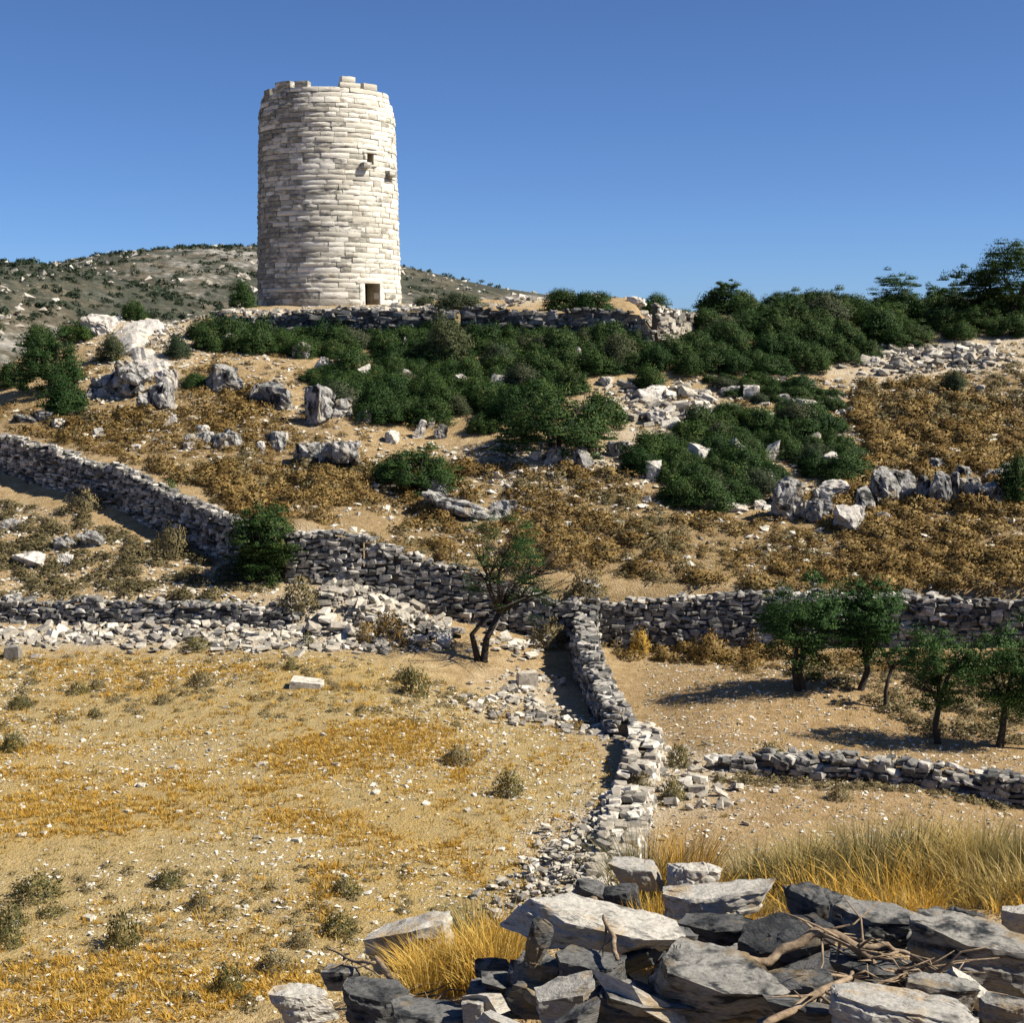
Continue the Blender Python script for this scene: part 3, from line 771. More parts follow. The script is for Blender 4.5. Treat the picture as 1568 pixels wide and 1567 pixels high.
def boulder(px, py, w, h, label, mkey='lime', dyaw=0, tilt=(0, 0), deep=.8, seed=None, layers=0, name='boulder', sub=4, group=None, blocky=.6, rough=.10, sink=.5, lumps=None):
    """w, h: size in photo pixels; (px, py) the foot of the boulder"""
    x, y, z = pix(px, py); s = mppx(y)
    W, H = w * s, h * s * (1 + sink)
    sd = seed if seed is not None else int(px * 7 + py)
    o = obj(name, rock_mesh(sd, (W, max(W * deep, .3), H), mkey, sub - (1 if w < 90 else 0), 16, rough, layers, blocky, 24, lumps or (3 if w > 44 and mkey == 'lime' else 1)), None, (x, y + W * deep * .2, z + H * (.5 - sink / (1 + sink))))
    o.rotation_euler = (tilt[0], tilt[1], dyaw)
    tag(o, label, 'boulder', group)
    return o
B = boulder
B(150, 512, 66, 34, 'pale slab outcrop at the top of the left crest beside the dark bushes'.replace('left ', ''), 'lime_pale', .2, (.1, .1))
def rock_sheet(cl, label, thick=.16, mkey='lime_pale'):
    """bare bedrock: a lumpy sheet along a line of (px, py, half width px)"""
    L = [(*pix(px, py)[:2], hw * mppx(pix(px, py)[1])) for px, py, hw in cl]
    base = Vector((L[0][0], L[0][1], float(gz(L[0][0], L[0][1]))))
    V, F = [], []
    nu, nv = 9, 26
    tpar = np.linspace(0, len(L) - 1, nv)
    for j in range(nv):
        x, y, hw = (float(np.interp(tpar[j], range(len(L)), [q_[k] for q_ in L])) for k in range(3))
        for i in range(nu):
            u = i / (nu - 1) * 2 - 1
            xx = x + u * hw * (1 + .4 * float(vnoise(tpar[j] * 3, (u > 0) * 7.3, 1, 5))); yy = y + .3 * float(vnoise(xx, y, .8, 6))
            e_ = max(abs(u) ** 3, (abs(j / (nv - 1) * 2 - 1)) ** 6)
            z = float(gz(xx, yy)) + thick * (1 - e_ * 1.9) + .10 * float(fnoise(xx * 1.0, yy * 1.0, .9, 8)) + .15 * round(2.6 * float(vnoise(xx, yy, .9, 9)))
            V.append((xx - base.x, yy - base.y, z - base.z))
    for j in range(nv - 1):
        for i in range(nu - 1): F.append((j * nu + i, j * nu + i + 1, (j + 1) * nu + i + 1, (j + 1) * nu + i))
    # a skirt sunk into the soil closes the sheet
    ring = [i for i in range(nu)] + [j * nu + nu - 1 for j in range(1, nv)] + [(nv - 1) * nu + i for i in range(nu - 2, -1, -1)] + [j * nu for j in range(nv - 2, 0, -1)]
    o_ = len(V)
    for r_ in ring: V.append((V[r_][0], V[r_][1], V[r_][2] - .8))
    for k in range(len(ring)):
        k2 = (k + 1) % len(ring); F.append((ring[k2], ring[k], o_ + k, o_ + k2))
    F.append(tuple(o_ + k for k in range(len(ring))))
    o = obj('bedrock_ramp', mk_mesh('bedrock_ramp', V, F, [M[mkey]], False, None, 14), None, base)
    return tag(o, label, 'bedrock')
rock_sheet([(218, 484, 40), (212, 500, 36), (208, 520, 30), (214, 545, 28), (232, 570, 30), (250, 594, 24)], 'smooth bare white rock ramp running down from the crest')
rock_sheet([(150, 496, 26), (160, 510, 24), (175, 522, 18)], 'pale bare rock shelf on the crest beside the rock ramp')
B(255, 600, 40, 36, 'white knob at the foot of the bare rock ramp', 'lime_pale')
B(168, 605, 100, 66, 'big grey boulder with a shadowed overhang beside the leaning bush', 'lime', -.3, (0, .3), layers=3)
B(245, 625, 54, 46, 'grey boulder downhill of the overhanging boulder', 'lime', .4)
B(338, 690, 82, 66, 'rugged dark grey boulder alone on the brown slope', 'lime', .2)
B(355, 602, 50, 52, 'pale split boulder beside the tall grey boulder pair', 'lime', .1)
B(415, 622, 86, 76, 'tall grey boulder pair in front of the thicket', 'lime', -.2, (0, .1), blocky=.7)
B(500, 642, 66, 66, 'grey crag half hidden under the thicket edge', 'lime', .5)
B(508, 716, 96, 48, 'wide dark crag below the thicket on the brown slope', 'lime', -.1, blocky=.7)
B(420, 690, 42, 30, 'small pale boulder between the two brown slope crags', 'lime')
B(602, 680, 30, 24, 'white boulder at the lower edge of the thicket', 'lime_pale')
B(640, 672, 22, 34, 'narrow pale stone standing in the thicket edge', 'lime_pale', .4, (.2, .2))
B(556, 646, 30, 22, 'small pale stone in front of the thicket', 'lime_pale')
B(675, 672, 26, 22, 'grey stone beside the narrow standing stone', 'lime')
B(718, 790, 165, 36, 'long sloping grey slab under the single round bush', 'lime', .0, (0, .36), .45, blocky=.9, lumps=1, layers=3, rough=.14)
B(668, 762, 56, 46, 'broken upper end of the long sloping slab', 'lime', .2, (0, .2), blocky=.85, lumps=2)
B(790, 785, 62, 28, 'low grey slab trailing from the long sloping slab', 'lime', .1, (0, .25))
B(848, 714, 40, 36, 'grey boulder below the big dark bush', 'lime')
B(893, 722, 34, 36, 'upright pale boulder on the bare patch', 'lime', .4, (0, .2), blocky=.75)
B(945, 700, 36, 26, 'pale boulder at the edge of the bare patch', 'lime')
B(1000, 615, 66, 26, 'flat pale slab between the two thickets', 'lime_pale', .1, (.1, .1), layers=2)
B(1010, 650, 46, 28, 'pale boulder below the flat slab between thickets', 'lime_pale')
B(1060, 650, 36, 26, 'squat grey boulder above the lower thicket', 'lime')
B(1110, 640, 46, 22, 'pale ledge at the top of the lower thicket', 'lime_pale')
B(930, 590, 34, 16, 'pale ledge beside the big dark bush crown', 'lime_pale')
B(1098, 727, 48, 22, 'pale domed rock poking out of the lower thicket', 'lime_pale', layers=2)
B(1152, 728, 20, 28, 'small white rock in the lower thicket', 'lime_pale')
B(1085, 780, 44, 18, 'white ledge under the lower thicket', 'lime_pale', 0, (0, .25))
B(1128, 785, 50, 14, 'thin white ledge beside the dark hollow', 'lime_pale')
B(1165, 780, 22, 18, 'white stone at the mouth of the dark hollow', 'lime_pale')
B(1228, 790, 66, 68, 'grey crag under the overhanging bushes', 'lime', .2, (0, .2), blocky=.7)
B(1275, 765, 70, 30, 'pale roof slab of the grey crags', 'lime_pale', .0, (0, .15))
B(1305, 812, 60, 42, 'squared pale block at the foot of the crags', 'lime_pale', .1, (0, 0), layers=3, blocky=.85)
B(1365, 775, 66, 56, 'broad pale crag with vertical faces', 'lime', .2, (0, 0), blocky=.85)
B(1358, 806, 40, 26, 'grey stone below the broad pale crag', 'lime')
B(1410, 772, 30, 48, 'narrow upright crag with a dark cleft', 'lime', .1, (0, .15), blocky=.8)
B(1440, 775, 40, 54, 'leaning pale crag beside the narrow one', 'lime', -.2, (0, .2), blocky=.8)
B(1475, 765, 30, 34, 'small grey crag at the end of the crag row', 'lime', .3)
B(1438, 722, 38, 22, 'rounded boulder above the crag row', 'lime')
B(1535, 745, 36, 30, 'dark boulder beside the shaded hollow of the slope', 'lime')
B(60, 648, 60, 22, 'low pale ledge on the slope under the leaning bush', 'lime')
B(430, 680, 24, 20, 'round pale stone next to the wide crag', 'lime_pale')
B(1120, 604, 40, 16, 'pale ledge among the low bushes under the wood', 'lime_pale')
B(40, 870, 64, 24, 'white boulder on the small terrace under the stepping wall', 'lime_pale')
B(100, 866, 30, 18, 'smaller white stone beside the terrace boulder', 'lime_pale')
B(112, 838, 56, 34, 'dark tilted slab among the terrace tufts', 'lime', .3, (.3, .3), layers=3)
B(15, 815, 36, 22, 'grey slab by the picture edge on the small terrace', 'lime')
for k_, (px, py, w, h) in enumerate([(1200, 775, 40, 46), (1252, 800, 50, 40), (1330, 790, 36, 50), (1388, 770, 34, 56), (1425, 772, 30, 40), (1458, 770, 34, 50), (1495, 768, 36, 40), (1520, 775, 40, 36), (1345, 735, 44, 24), (1480, 735, 36, 22), (1290, 740, 40, 22), (1550, 735, 40, 28)]):
    B(px, py, w, h, 'craggy grey rock in the long crag row above the brown slope', 'lime', RND.uniform(-.4, .4), (0, RND.gauss(0, .15)), blocky=.8, group='rocks of the long crag row')
for px, py, w, h in [(1000, 735, 34, 34), (1065, 712, 40, 36), (1130, 705, 36, 38), (1185, 705, 30, 34), (1240, 690, 36, 34), (1275, 722, 32, 34), (1110, 765, 38, 28), (620, 590, 34, 30), (700, 600, 34, 30), (560, 585, 34, 30), (660, 640, 28, 30), (500, 570, 36, 30), (620, 540, 36, 30), (460, 548, 34, 28), (760, 600, 30, 30), (880, 560, 36, 30), (350, 535, 36, 28), (1150, 610, 34, 24), (1230, 630, 34, 24)]:
    boulder(px, py, w, h, 'pale limestone rock showing between the dark evergreen bushes', 'lime_pale', RND.uniform(-.5, .5), (0, RND.gauss(0, .2)), sub=3, group='pale rocks among the evergreen bushes', sink=.8)
# white stones showing in the thicket and on the slope
for px, py, w, h in [(325, 530, 24, 16), (470, 545, 30, 14), (520, 560, 22, 14), (610, 565, 34, 14), (545, 556, 30, 10), (630, 615, 18, 12), (680, 615, 22, 14), (705, 622, 16, 12), (660, 655, 14, 16),
                     (398, 690, 20, 14), (290, 690, 22, 14), (260, 655, 26, 20), (310, 668, 24, 18), (455, 755, 16, 12), (960, 690, 24, 16), (1045, 730, 20, 14), (1205, 700, 16, 18), (1340, 560, 24, 14), (1500, 600, 22, 10),
                     (1390, 640, 24, 12), (1220, 880, 12, 8), (1515, 740, 24, 22), (1460, 700, 26, 14), (990, 770, 18, 12), (820, 705, 26, 18), (760, 735, 22, 12), (90, 655, 30, 14), (30, 700, 20, 12), (1180, 745, 18, 18),
                     (150, 668, 20, 16), (205, 690, 22, 12), (580, 540, 24, 12), (760, 545, 20, 12), (900, 560, 26, 14), (440, 530, 26, 14), (1000, 720, 26, 16), (1060, 705, 22, 14), (1120, 690, 24, 16), (1180, 690, 20, 14), (1230, 670, 24, 14), (1270, 700, 22, 16), (1100, 755, 26, 14), (1150, 600, 26, 14), (1200, 615, 24, 12), (590, 600, 22, 14), (720, 590, 20, 12), (560, 600, 20, 14), (720, 470, 26, 12), (880, 466, 30, 14), (975, 468, 34, 16), (1080, 492, 30, 18)]:
    boulder(px, py, w, h, 'smallish pale limestone rock poking out of the scrubby hillside', 'lime_pale', RND.uniform(-.5, .5), (0, RND.gauss(0, .15)), sub=3, group='pale rocks dotted over the hillside')

# ------------------------------------------------------------------ the tower
D_T = 94.0
tz0 = ray_z(471, 89.6) - .25
TX = col_x(505, D_T, 2)
TOP = ray_z(131, 89.9)
TH = TOP - tz0
R0 = 4.5
NC = 43
CHs = np.array([RND.uniform(.85, 1.15) for _ in range(NC)]); CHs[:3] *= 1.25; CHs *= TH / CHs.sum()
ZC = np.r_[0, np.cumsum(CHs)]
def t_r(h):
    f = h / TH
    return R0 * (1.0 - .078 * f - .05 * float(np.clip((f - .90) / .10, 0, 1)))
t = NT('tower_marble'); p = t.pos()
base = t.ramp(t.rand(), [(0, (.38, .36, .31)), (.2, (.57, .54, .465)), (.7, (.68, .65, .57)), (1, (.76, .73, .66))])
mp = t.n('ShaderNodeMapping'); mp.inputs['Scale'].default_value = (1, 1, 2.2); t.l(p, mp.inputs['Vector'])
nn_ = t.noise(mp.outputs[0], 1.6, 6, .7, .5)
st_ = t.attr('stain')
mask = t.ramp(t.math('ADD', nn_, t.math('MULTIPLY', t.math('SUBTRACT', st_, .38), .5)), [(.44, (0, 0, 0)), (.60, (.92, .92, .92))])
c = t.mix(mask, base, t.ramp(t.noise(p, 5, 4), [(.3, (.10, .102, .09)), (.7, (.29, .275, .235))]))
rustn = t.noise(p, .9, 4, .6)
c = t.mix(t.ramp(rustn, [(.60, (0, 0, 0)), (.75, (.5, .5, .5))]), c, (.52, .38, .2))
t.bump(t.math('ADD', t.noise(mp.outputs[0], 5, 6, .7), t.noise(p, 18, 3)), .8, .05)
M['tower'] = t.done(c, .9)
t = NT('tower_core'); p = t.pos()
M['tower_core'] = t.done(t.ramp(t.noise(p, 3, 5), [(.3, (.25, .20, .13)), (.7, (.45, .38, .27))]))

tower = empty('round_stone_tower', (TX, D_T, tz0))
tag(tower, 'tall round ancient tower of pale stone blocks on the hilltop', 'tower', kind='thing')

DOOR = (math.radians(42.5), .56, .0, 1.72)       # angle, half width, z0, z1 (above tower base)
def zrow(py, ang):
    yy = D_T - math.cos(ang) * 4.3
    return ray_z(py, yy) - tz0
WIN_A = math.radians(44.0)
WIN = (WIN_A, .24, zrow(90 + 634 / 3.917, WIN_A), zrow(90 + 566 / 3.917, WIN_A))
def block(ph0, ph1, z0, z1, r_in=.5, out=0.0, nu=5, nv=4, bul=.045, seed=0, rr=None):
    """one curved, pillow-faced block; angle from the camera side towards +X"""
    g = random.Random(seed)
    rb, rt = (t_r(z0) + out, t_r(z1) + out) if rr is None else (rr, rr)
    V, F = [], []
    tilt = g.uniform(-.015, .015)
    chips = [g.uniform(-.028, .018) for _ in range(nu * nv)]
    for j in range(nv):
        v = j / (nv - 1)
        for i in range(nu):
            u = i / (nu - 1)
            edge = 1 if (i in (0, nu - 1) or j in (0, nv - 1)) else 0
            b = bul * (1 - abs(2 * u - 1) ** 6) * (1 - abs(2 * v - 1) ** 5)
            r = rb + (rt - rb) * v + b + tilt * (u - .5) + (chips[j * nu + i] * (.8 if edge else .9)) - (.02 if edge else 0)
            z = z0 + (z1 - z0) * v + (g.uniform(-.014, .014) if edge else 0)
            ph = ph0 + (ph1 - ph0) * u
            V.append((math.sin(ph) * r, -math.cos(ph) * r, z))
    m = len(V)
    for (i, j) in ((0, 0), (nu - 1, 0), (nu - 1, nv - 1), (0, nv - 1)):
        u, v = i / (nu - 1), j / (nv - 1); ph = ph0 + (ph1 - ph0) * u; r = rb - r_in
        V.append((math.sin(ph) * r, -math.cos(ph) * r, z0 + (z1 - z0) * v))
    for j in range(nv - 1):
        for i in range(nu - 1):
            a = j * nu + i; F.append((a, a + 1, a + nu + 1, a + nu))
    F.append(tuple([m, m + 1] + list(range(nu - 1, -1, -1))))
    F.append(tuple([m + 2, m + 3] + [(nv - 1) * nu + i for i in range(nu)]))
    F.append(tuple([m + 3, m] + [j * nu for j in range(nv)]))
    F.append(tuple([m + 1, m + 2] + [j * nu + nu - 1 for j in range(nv - 1, -1, -1)]))
    F.append((m + 1, m, m + 3, m + 2))
    return V, F
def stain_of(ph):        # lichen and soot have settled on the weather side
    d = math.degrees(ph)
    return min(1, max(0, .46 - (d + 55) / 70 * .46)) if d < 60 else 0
blocks = []
def add_block(ph0, ph1, z0, z1, **kw):
    sd = len(blocks)
    V, F = block(ph0, ph1, z0, z1, seed=sd, **kw)
    pm = (ph0 + ph1) / 2
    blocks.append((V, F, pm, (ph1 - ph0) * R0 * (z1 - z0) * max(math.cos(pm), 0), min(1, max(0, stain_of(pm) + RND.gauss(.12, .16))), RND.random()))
for k in range(NC):
    z0, z1 = ZC[k] + .009, ZC[k + 1] - .009
    r = t_r(z0)
    ph = RND.uniform(0, .4)
    end = ph + 2 * math.pi
    cuts = [ph]
    while cuts[-1] < end - .45: cuts.append(cuts[-1] + RND.choice((RND.uniform(.6, 1.0), RND.uniform(.9, 1.8))) / r)
    cuts.append(end)
    g = .01 / r
    for a, b in zip(cuts[:-1], cuts[1:]):
        a0, b0 = a, b
        mid_ = ((a + b) / 2 + math.pi) % (2 * math.pi) - math.pi
        a, b = mid_ - (b0 - a0) / 2, mid_ + (b0 - a0) / 2
        if k == NC - 1:
            d_ = math.degrees(mid_)
            if -78 < d_ < -50 or d_ > 72: continue
        if k >= NC - 3 and math.degrees(mid_) > 78 - (NC - 1 - k) * -4 and math.degrees(mid_) < 120: continue
        if k == NC - 2 and -76 < math.degrees(mid_) < -58: continue
        spans = [(a, b)]
        for (da, hw, dz0, dz1) in (DOOR, WIN):
            if z1 > dz0 + .02 and z0 < dz1 - .02:
                lo, hi = da - hw / r, da + hw / r; ns = []
                for s0, s1 in spans:
                    if s1 <= lo or s0 >= hi: ns.append((s0, s1)); continue
                    if lo - s0 > .03: ns.append((s0, lo))
                    if s1 - hi > .03: ns.append((hi, s1))
                spans = ns
        for s0, s1 in spans:
            add_block(s0 + g, s1 - g, z0, z1, out=RND.gauss(0, .02), bul=RND.uniform(.0, .04))
# merlon-like stumps left standing on the rim
def rim(px, w, py0, py1):
    ph = math.asin(max(-1, min(1, (px - 565) / 404)))
    z0, z1 = zrow(90 + py1 / 3.917, ph), zrow(90 + py0 / 3.917, ph)
    hw = w / 3.917 * mppx(90) / 2 / max(.45, math.cos(ph)) / 4.0
    return ph, hw, z0, z1
for px, w, y0, y1 in ((330, 100, 130, 170), (455, 80, 125, 165), (755, 115, 136, 172), (745, 76, 99, 134), (870, 72, 146, 186), (212, 46, 182, 250), (300, 80, 165, 200)):
    ph, hw, z0, z1 = rim(px, w, y0, y1)
    if y0 == 99: z0 = prev + .006
    else: z0 = min(z0, TH) if abs(ph) < 1 else z0 - .3
    if y0 not in (99, 182, 165): z0 = TH + .004
    prev = z1
    add_block(ph - hw, ph + hw, z0, z1, bul=.02, r_in=.7, rr=t_r(TH) + .02)
front = [i for i, b in enumerate(blocks) if b[3] > 0]
front.sort(key=lambda i: -blocks[i][3])
rims = list(range(len(blocks) - 7, len(blocks)))
chosen = set(rims + [i for i in front if i not in rims][:300 - len(rims)])
rV, rF, rS, rT = [], [], [], []
for i, (V, F, pm, ar, stn, tn) in enumerate(blocks):
    if i in chosen:
        me = mk_mesh('stone_block', V, F, [M['tower']], False, {'stain': [stn] * len(V)}, 40)
        obj('stone_block', me, tower)
    else:
        o_ = len(rV); rV += V; rF += [tuple(a + o_ for a in f) for f in F]; rS += [stn] * len(V); rT += [tn] * len(V)
o = obj('stone_blocks', mk_mesh('stone_blocks', rV, rF, [M['tower']], False, {'stain': rS, 'tint': rT}, 40), tower); o['kind'] = 'stuff'
# hollow core with the two openings
ths = sorted(set([round(a, 5) for a in np.linspace(-math.pi, math.pi, 97)] + [DOOR[0] - DOOR[1] / 4.4, DOOR[0] + DOOR[1] / 4.4, WIN[0] - WIN[1] / 4.25, WIN[0] + WIN[1] / 4.25]))
zzs = sorted(set([-.6] + list(np.linspace(0, TH - .35, 30)) + [DOOR[3], WIN[2], WIN[3]]))
def solid(i, j):
    if j < 0 or j >= len(zzs) - 1: return False
    i %= len(ths) - 1
    a, z = (ths[i] + ths[i + 1]) / 2, (zzs[j] + zzs[j + 1]) / 2
    for da, hw, z0, z1 in (DOOR, WIN):
        if abs(a - da) < hw / 4.3 and z0 - .01 < z < z1: return False
    return True
cV, cF = [], []
def cv(i, j, inner):
    a, z = ths[i], zzs[j]; r = 3.35 if inner else t_r(max(z, 0)) - .14
    cV.append((math.sin(a) * r, -math.cos(a) * r, z)); return len(cV) - 1
for i in range(len(ths) - 1):
    for j in range(len(zzs) - 1):
        if not solid(i, j): continue
        cF.append((cv(i, j, 0), cv(i + 1, j, 0), cv(i + 1, j + 1, 0), cv(i, j + 1, 0)))
        cF.append((cv(i + 1, j, 1), cv(i, j, 1), cv(i, j + 1, 1), cv(i + 1, j + 1, 1)))
        if not solid(i, j + 1): cF.append((cv(i, j + 1, 0), cv(i + 1, j + 1, 0), cv(i + 1, j + 1, 1), cv(i, j + 1, 1)))
        if not solid(i, j - 1): cF.append((cv(i, j, 1), cv(i + 1, j, 1), cv(i + 1, j, 0), cv(i, j, 0)))
        if not solid(i + 1, j): cF.append((cv(i + 1, j, 0), cv(i + 1, j, 1), cv(i + 1, j + 1, 1), cv(i + 1, j + 1, 0)))
        if not solid(i - 1, j): cF.append((cv(i, j, 1), cv(i, j, 0), cv(i, j + 1, 0), cv(i, j + 1, 1)))
obj('inner_wall', mk_mesh('inner_wall', cV, cF, [M['tower_core']]), tower)
def tower_part(name, V, F, stn=.1):
    return obj(name, mk_mesh(name, V, F, [M['tower']], False, {'stain': [stn] * len(V)}, 40), tower)
V, F = block(DOOR[0] - .24, DOOR[0] + .20, DOOR[3] + .0, DOOR[3] + .36, out=.03, bul=.02, r_in=.9, seed=901); tower_part('door_lintel', V, F, 0)
V, F = block(DOOR[0] - DOOR[1] / 4.4 - .075, DOOR[0] - DOOR[1] / 4.4 - .002, .05, DOOR[3] - .01, out=.025, bul=.01, r_in=.8, seed=902); tower_part('door_jamb', V, F, 0)
V, F = block(DOOR[0] + DOOR[1] / 4.4 + .002, DOOR[0] + DOOR[1] / 4.4 + .075, .05, DOOR[3] - .01, out=.025, bul=.01, r_in=.8, seed=903); tower_part('door_jamb', V, F, 0)
V, F = block(WIN[0] - .13, WIN[0] + .13, WIN[3] + .002, WIN[3] + .16, out=.06, bul=.02, r_in=.6, seed=904); tower_part('window_lintel', V, F, .1)
V, F = block(WIN[0] - WIN[1] / 4.25 - .05, WIN[0] + WIN[1] / 4.25 + .05, WIN[2] - .14, WIN[2] - .002, out=.05, bul=.02, r_in=.6, seed=905); tower_part('window_sill', V, F, .1)
for px, py, hw, hh_, outp in ((828, 640, .055, .16, .42), (962, 692, .10, .15, .34)):
    ph = math.asin((px - 565) / 432); z = zrow(90 + py / 3.917, ph)
    V, F = block(ph - hw, ph + hw, z - hh_, z + hh_, out=outp, bul=.04, r_in=1.0, seed=int(px)); tower_part('corbel', V, F, .5)

# ------------------------------------------------------------------ foliage
def clumped(seed, nclump, per, leaf, shape, cl_r=(.18, .34), shell=(.62, 1.0), up=.15):
    """leaf quads in clumps over the volume of a dome; unit radius"""
    g = np.random.default_rng(seed)
    d = g.normal(size=(nclump, 3)); d /= np.linalg.norm(d, axis=1, keepdims=True)
    d[:, 2] = np.where(d[:, 2] < -.15, -d[:, 2], d[:, 2])
    rad = g.uniform(*shell, nclump)[:, None] * (1 + .22 * np.sin(d[:, :1] * 4 + seed) * np.cos(d[:, 1:2] * 5 + seed * 2))
    c = d * rad
    cr = g.uniform(*cl_r, nclump)
    e = g.normal(size=(nclump, per, 3)); e /= np.linalg.norm(e, axis=2, keepdims=True)
    e[..., 2] = np.abs(e[..., 2]) * .5 + e[..., 2] * .5
    p = c[:, None] + e * cr[:, None, None] * g.uniform(.45, 1.0, (nclump, per, 1))
    nrm = e + g.normal(0, .5, e.shape); nrm[..., 2] += up; nrm *= np.sign((nrm * e).sum(-1, keepdims=True) + 1e-9); nrm /= np.linalg.norm(nrm, axis=2, keepdims=True)
    a = np.cross(nrm, g.normal(size=nrm.shape)); a /= np.linalg.norm(a, axis=2, keepdims=True)
    b = np.cross(nrm, a)
    s = leaf * g.uniform(.6, 1.3, (nclump, per, 1))
    V = np.stack([p - a * s, p - b * s * .55, p + a * s, p + b * s * .55], 2)
    V = V * np.array(shape)
    V = V.reshape(-1, 3); V[:, 2] = np.maximum(V[:, 2], -.06)
    F = np.arange(len(V)).reshape(-1, 4)
    tint = np.repeat(np.repeat(g.random(nclump), per) * .45 + g.random(nclump * per) * .5, 4)
    nv = e * .75 + d[:, None] * .45 + nrm * .45; nv /= np.linalg.norm(nv, axis=2, keepdims=True)
    clumped.nrm = np.repeat(nv.reshape(-1, 3), 4, 0)
    return V, F, tint

def tube(path, radii, sides=6, seed=0):
    V, F = [], []
    P = [Vector(p) for p in path]
    for i, p in enumerate(P):
        d = (P[min(i + 1, len(P) - 1)] - P[max(i - 1, 0)]).normalized()
        a = d.orthogonal().normalized(); 
        if i: 
            a = (pa - d * pa.dot(d)).normalized()
        pa = a; b = d.cross(a)
        for k in range(sides):
            t_ = 2 * math.pi * k / sides
            w = 1 + .18 * noise.noise(Vector((i * .7 + seed, k * 1.7, seed)))
            V.append(p + (a * math.cos(t_) + b * math.sin(t_)) * radii[i] * w)
    for i in range(len(P) - 1):
        for k in range(sides):
            F.append((i * sides + k, i * sides + (k + 1) % sides, (i + 1) * sides + (k + 1) % sides, (i + 1) * sides + k))
    F.append(tuple(range(sides - 1, -1, -1))); F.append(tuple((len(P) - 1) * sides + k for k in range(sides)))
    return [tuple(v) for v in V], F
def merge(parts):
    V, F = [], []
    for v, f in parts:
        o_ = len(V); V += list(v); F += [tuple(a + o_ for a in q) for q in f]
    return V, F

BUSH = []
for i in range(7):
    V, F, tt = clumped(300 + i, 74, 165, .034, (1, 1, .8), cl_r=(.22, .40), shell=(.45, .80))
    BUSH.append({mk: mk_mesh('foliage', V, F, [M[mk]], False, {'tint': tt}, None, clumped.nrm) for mk in ('mastic', 'grey_leaf')[:2 if i < 3 else 1]})
V, F, tt = clumped(333, 150, 200, .021, (1, 1, .8), cl_r=(.14, .26), shell=(.6, .90))
BUSH_BIG = mk_mesh('foliage', V, F, [M['mastic']], False, {'tint': tt}, None, clumped.nrm)
stv, stf = merge([tube([(0, 0, -.15), (.12 * math.cos(a), .12 * math.sin(a), .25), (.5 * math.cos(a), .5 * math.sin(a), .6)], [.05, .035, .012], 5, k) for k, a in enumerate((0.3, 1.7, 2.9, 4.1, 5.4))])
STEM = mk_mesh('stem', stv, stf, [M['bark']], True)
def bush(x, y, r, hgt, label, group=None, mk='mastic', name='evergreen_bush', yaw=None, k=None, rx=None, dz=0.0):
    z = float(gz(x, y))
    e = empty(name, (x, y, z - .05 + dz)); tag(e, label, 'bush', group)
    e.rotation_euler = (0, 0, RND.uniform(-.6, .6) if yaw is None else yaw)
    sc = (rx or r, r, hgt / .8)
    f = bpy.data.objects.new('foliage', BUSH_BIG if r > 1.55 and mk == 'mastic' else BUSH[RND.randrange(7 if mk == 'mastic' else 3) if k is None else k][mk]); f.scale = sc; link(f, e)
    s = bpy.data.objects.new('stem', STEM); s.scale = sc; link(s, e)
    return e
def thicket(poly, n_, r, label, group, minsep=.66, mk='mastic', hr=(.72, 1.1), gap=-9):
    P = poly if isinstance(poly, np.ndarray) else poly_world(poly); q = sample_poly(P, n_ * 14); kept = []
    for x, y in q:
        rr = RND.uniform(*r)
        if float(fnoise(x, y, 2.6, 88)) < gap: continue
        if all((x - a) ** 2 + (y - b) ** 2 > (minsep * (rr + c_) * .5) ** 2 * 2 for a, b, c_ in kept):
            kept.append((x, y, rr))
            if len(kept) >= n_: break
    for x, y, rr in kept:
        bush(x, y, rr, rr * RND.uniform(*hr) * (1.25 if RND.random() < .15 else 1), label, group, 'grey_leaf' if RND.random() < .09 else mk)
thicket([(290, 530), (340, 500), (420, 497), (560, 498), (700, 505), (830, 505), (960, 520), (985, 550), (940, 575), (800, 565), (640, 565), (520, 550), (400, 545)], 84, (.85, 1.4), 'dark evergreen bush in the thicket just under the platform wall', 'bushes of the thicket under the platform wall', gap=-.75, minsep=.58)
thicket([(470, 575), (640, 572), (800, 570), (880, 600), (780, 645), (740, 665), (690, 655), (600, 650), (530, 635), (480, 605)], 60, (.8, 1.4), 'dark evergreen bush in the lower part of the thicket below the tower', 'bushes of the thicket below the tower', gap=-.6, minsep=.58)
thicket([(960, 568), (1050, 572), (1180, 575), (1300, 562), (1330, 545), (1310, 525), (1150, 530), (1000, 545)], 32, (.8, 1.3), 'dark evergreen bush at the lower edge of the hillside wood', 'bushes along the lower edge of the wood', hr=(.85, 1.1))
xw = lambda px, Y: (col_x(px, Y, 0), Y)
thicket(np.array([xw(1075, 82), xw(1110, 79), xw(1330, 78.5), xw(1480, 80.5), xw(1640, 81), xw(1640, 89), xw(1300, 89), xw(1090, 88)]), 54, (1.15, 1.8), 'dark rounded tree bush in the dense wood along the skyline', 'bushes of the dense wood on the skyline', hr=(.75, 1.05), minsep=.6)
thicket(np.array([xw(400, 81.2), xw(560, 80.4), xw(850, 79.2), xw(960, 78.4), xw(960, 77.4), xw(700, 78.6), xw(400, 79.8)]), 22, (.8, 1.2), 'dark bush growing right at the foot of the platform wall', 'bushes at the foot of the platform wall', hr=(.95, 1.2), minsep=.6)
thicket([(1085, 582), (1180, 577), (1290, 610), (1270, 640), (1180, 620), (1090, 600)], 24, (.5, .95), 'low dark bush between the wood and the lower thicket', 'low bushes under the wood', hr=(.6, .8))
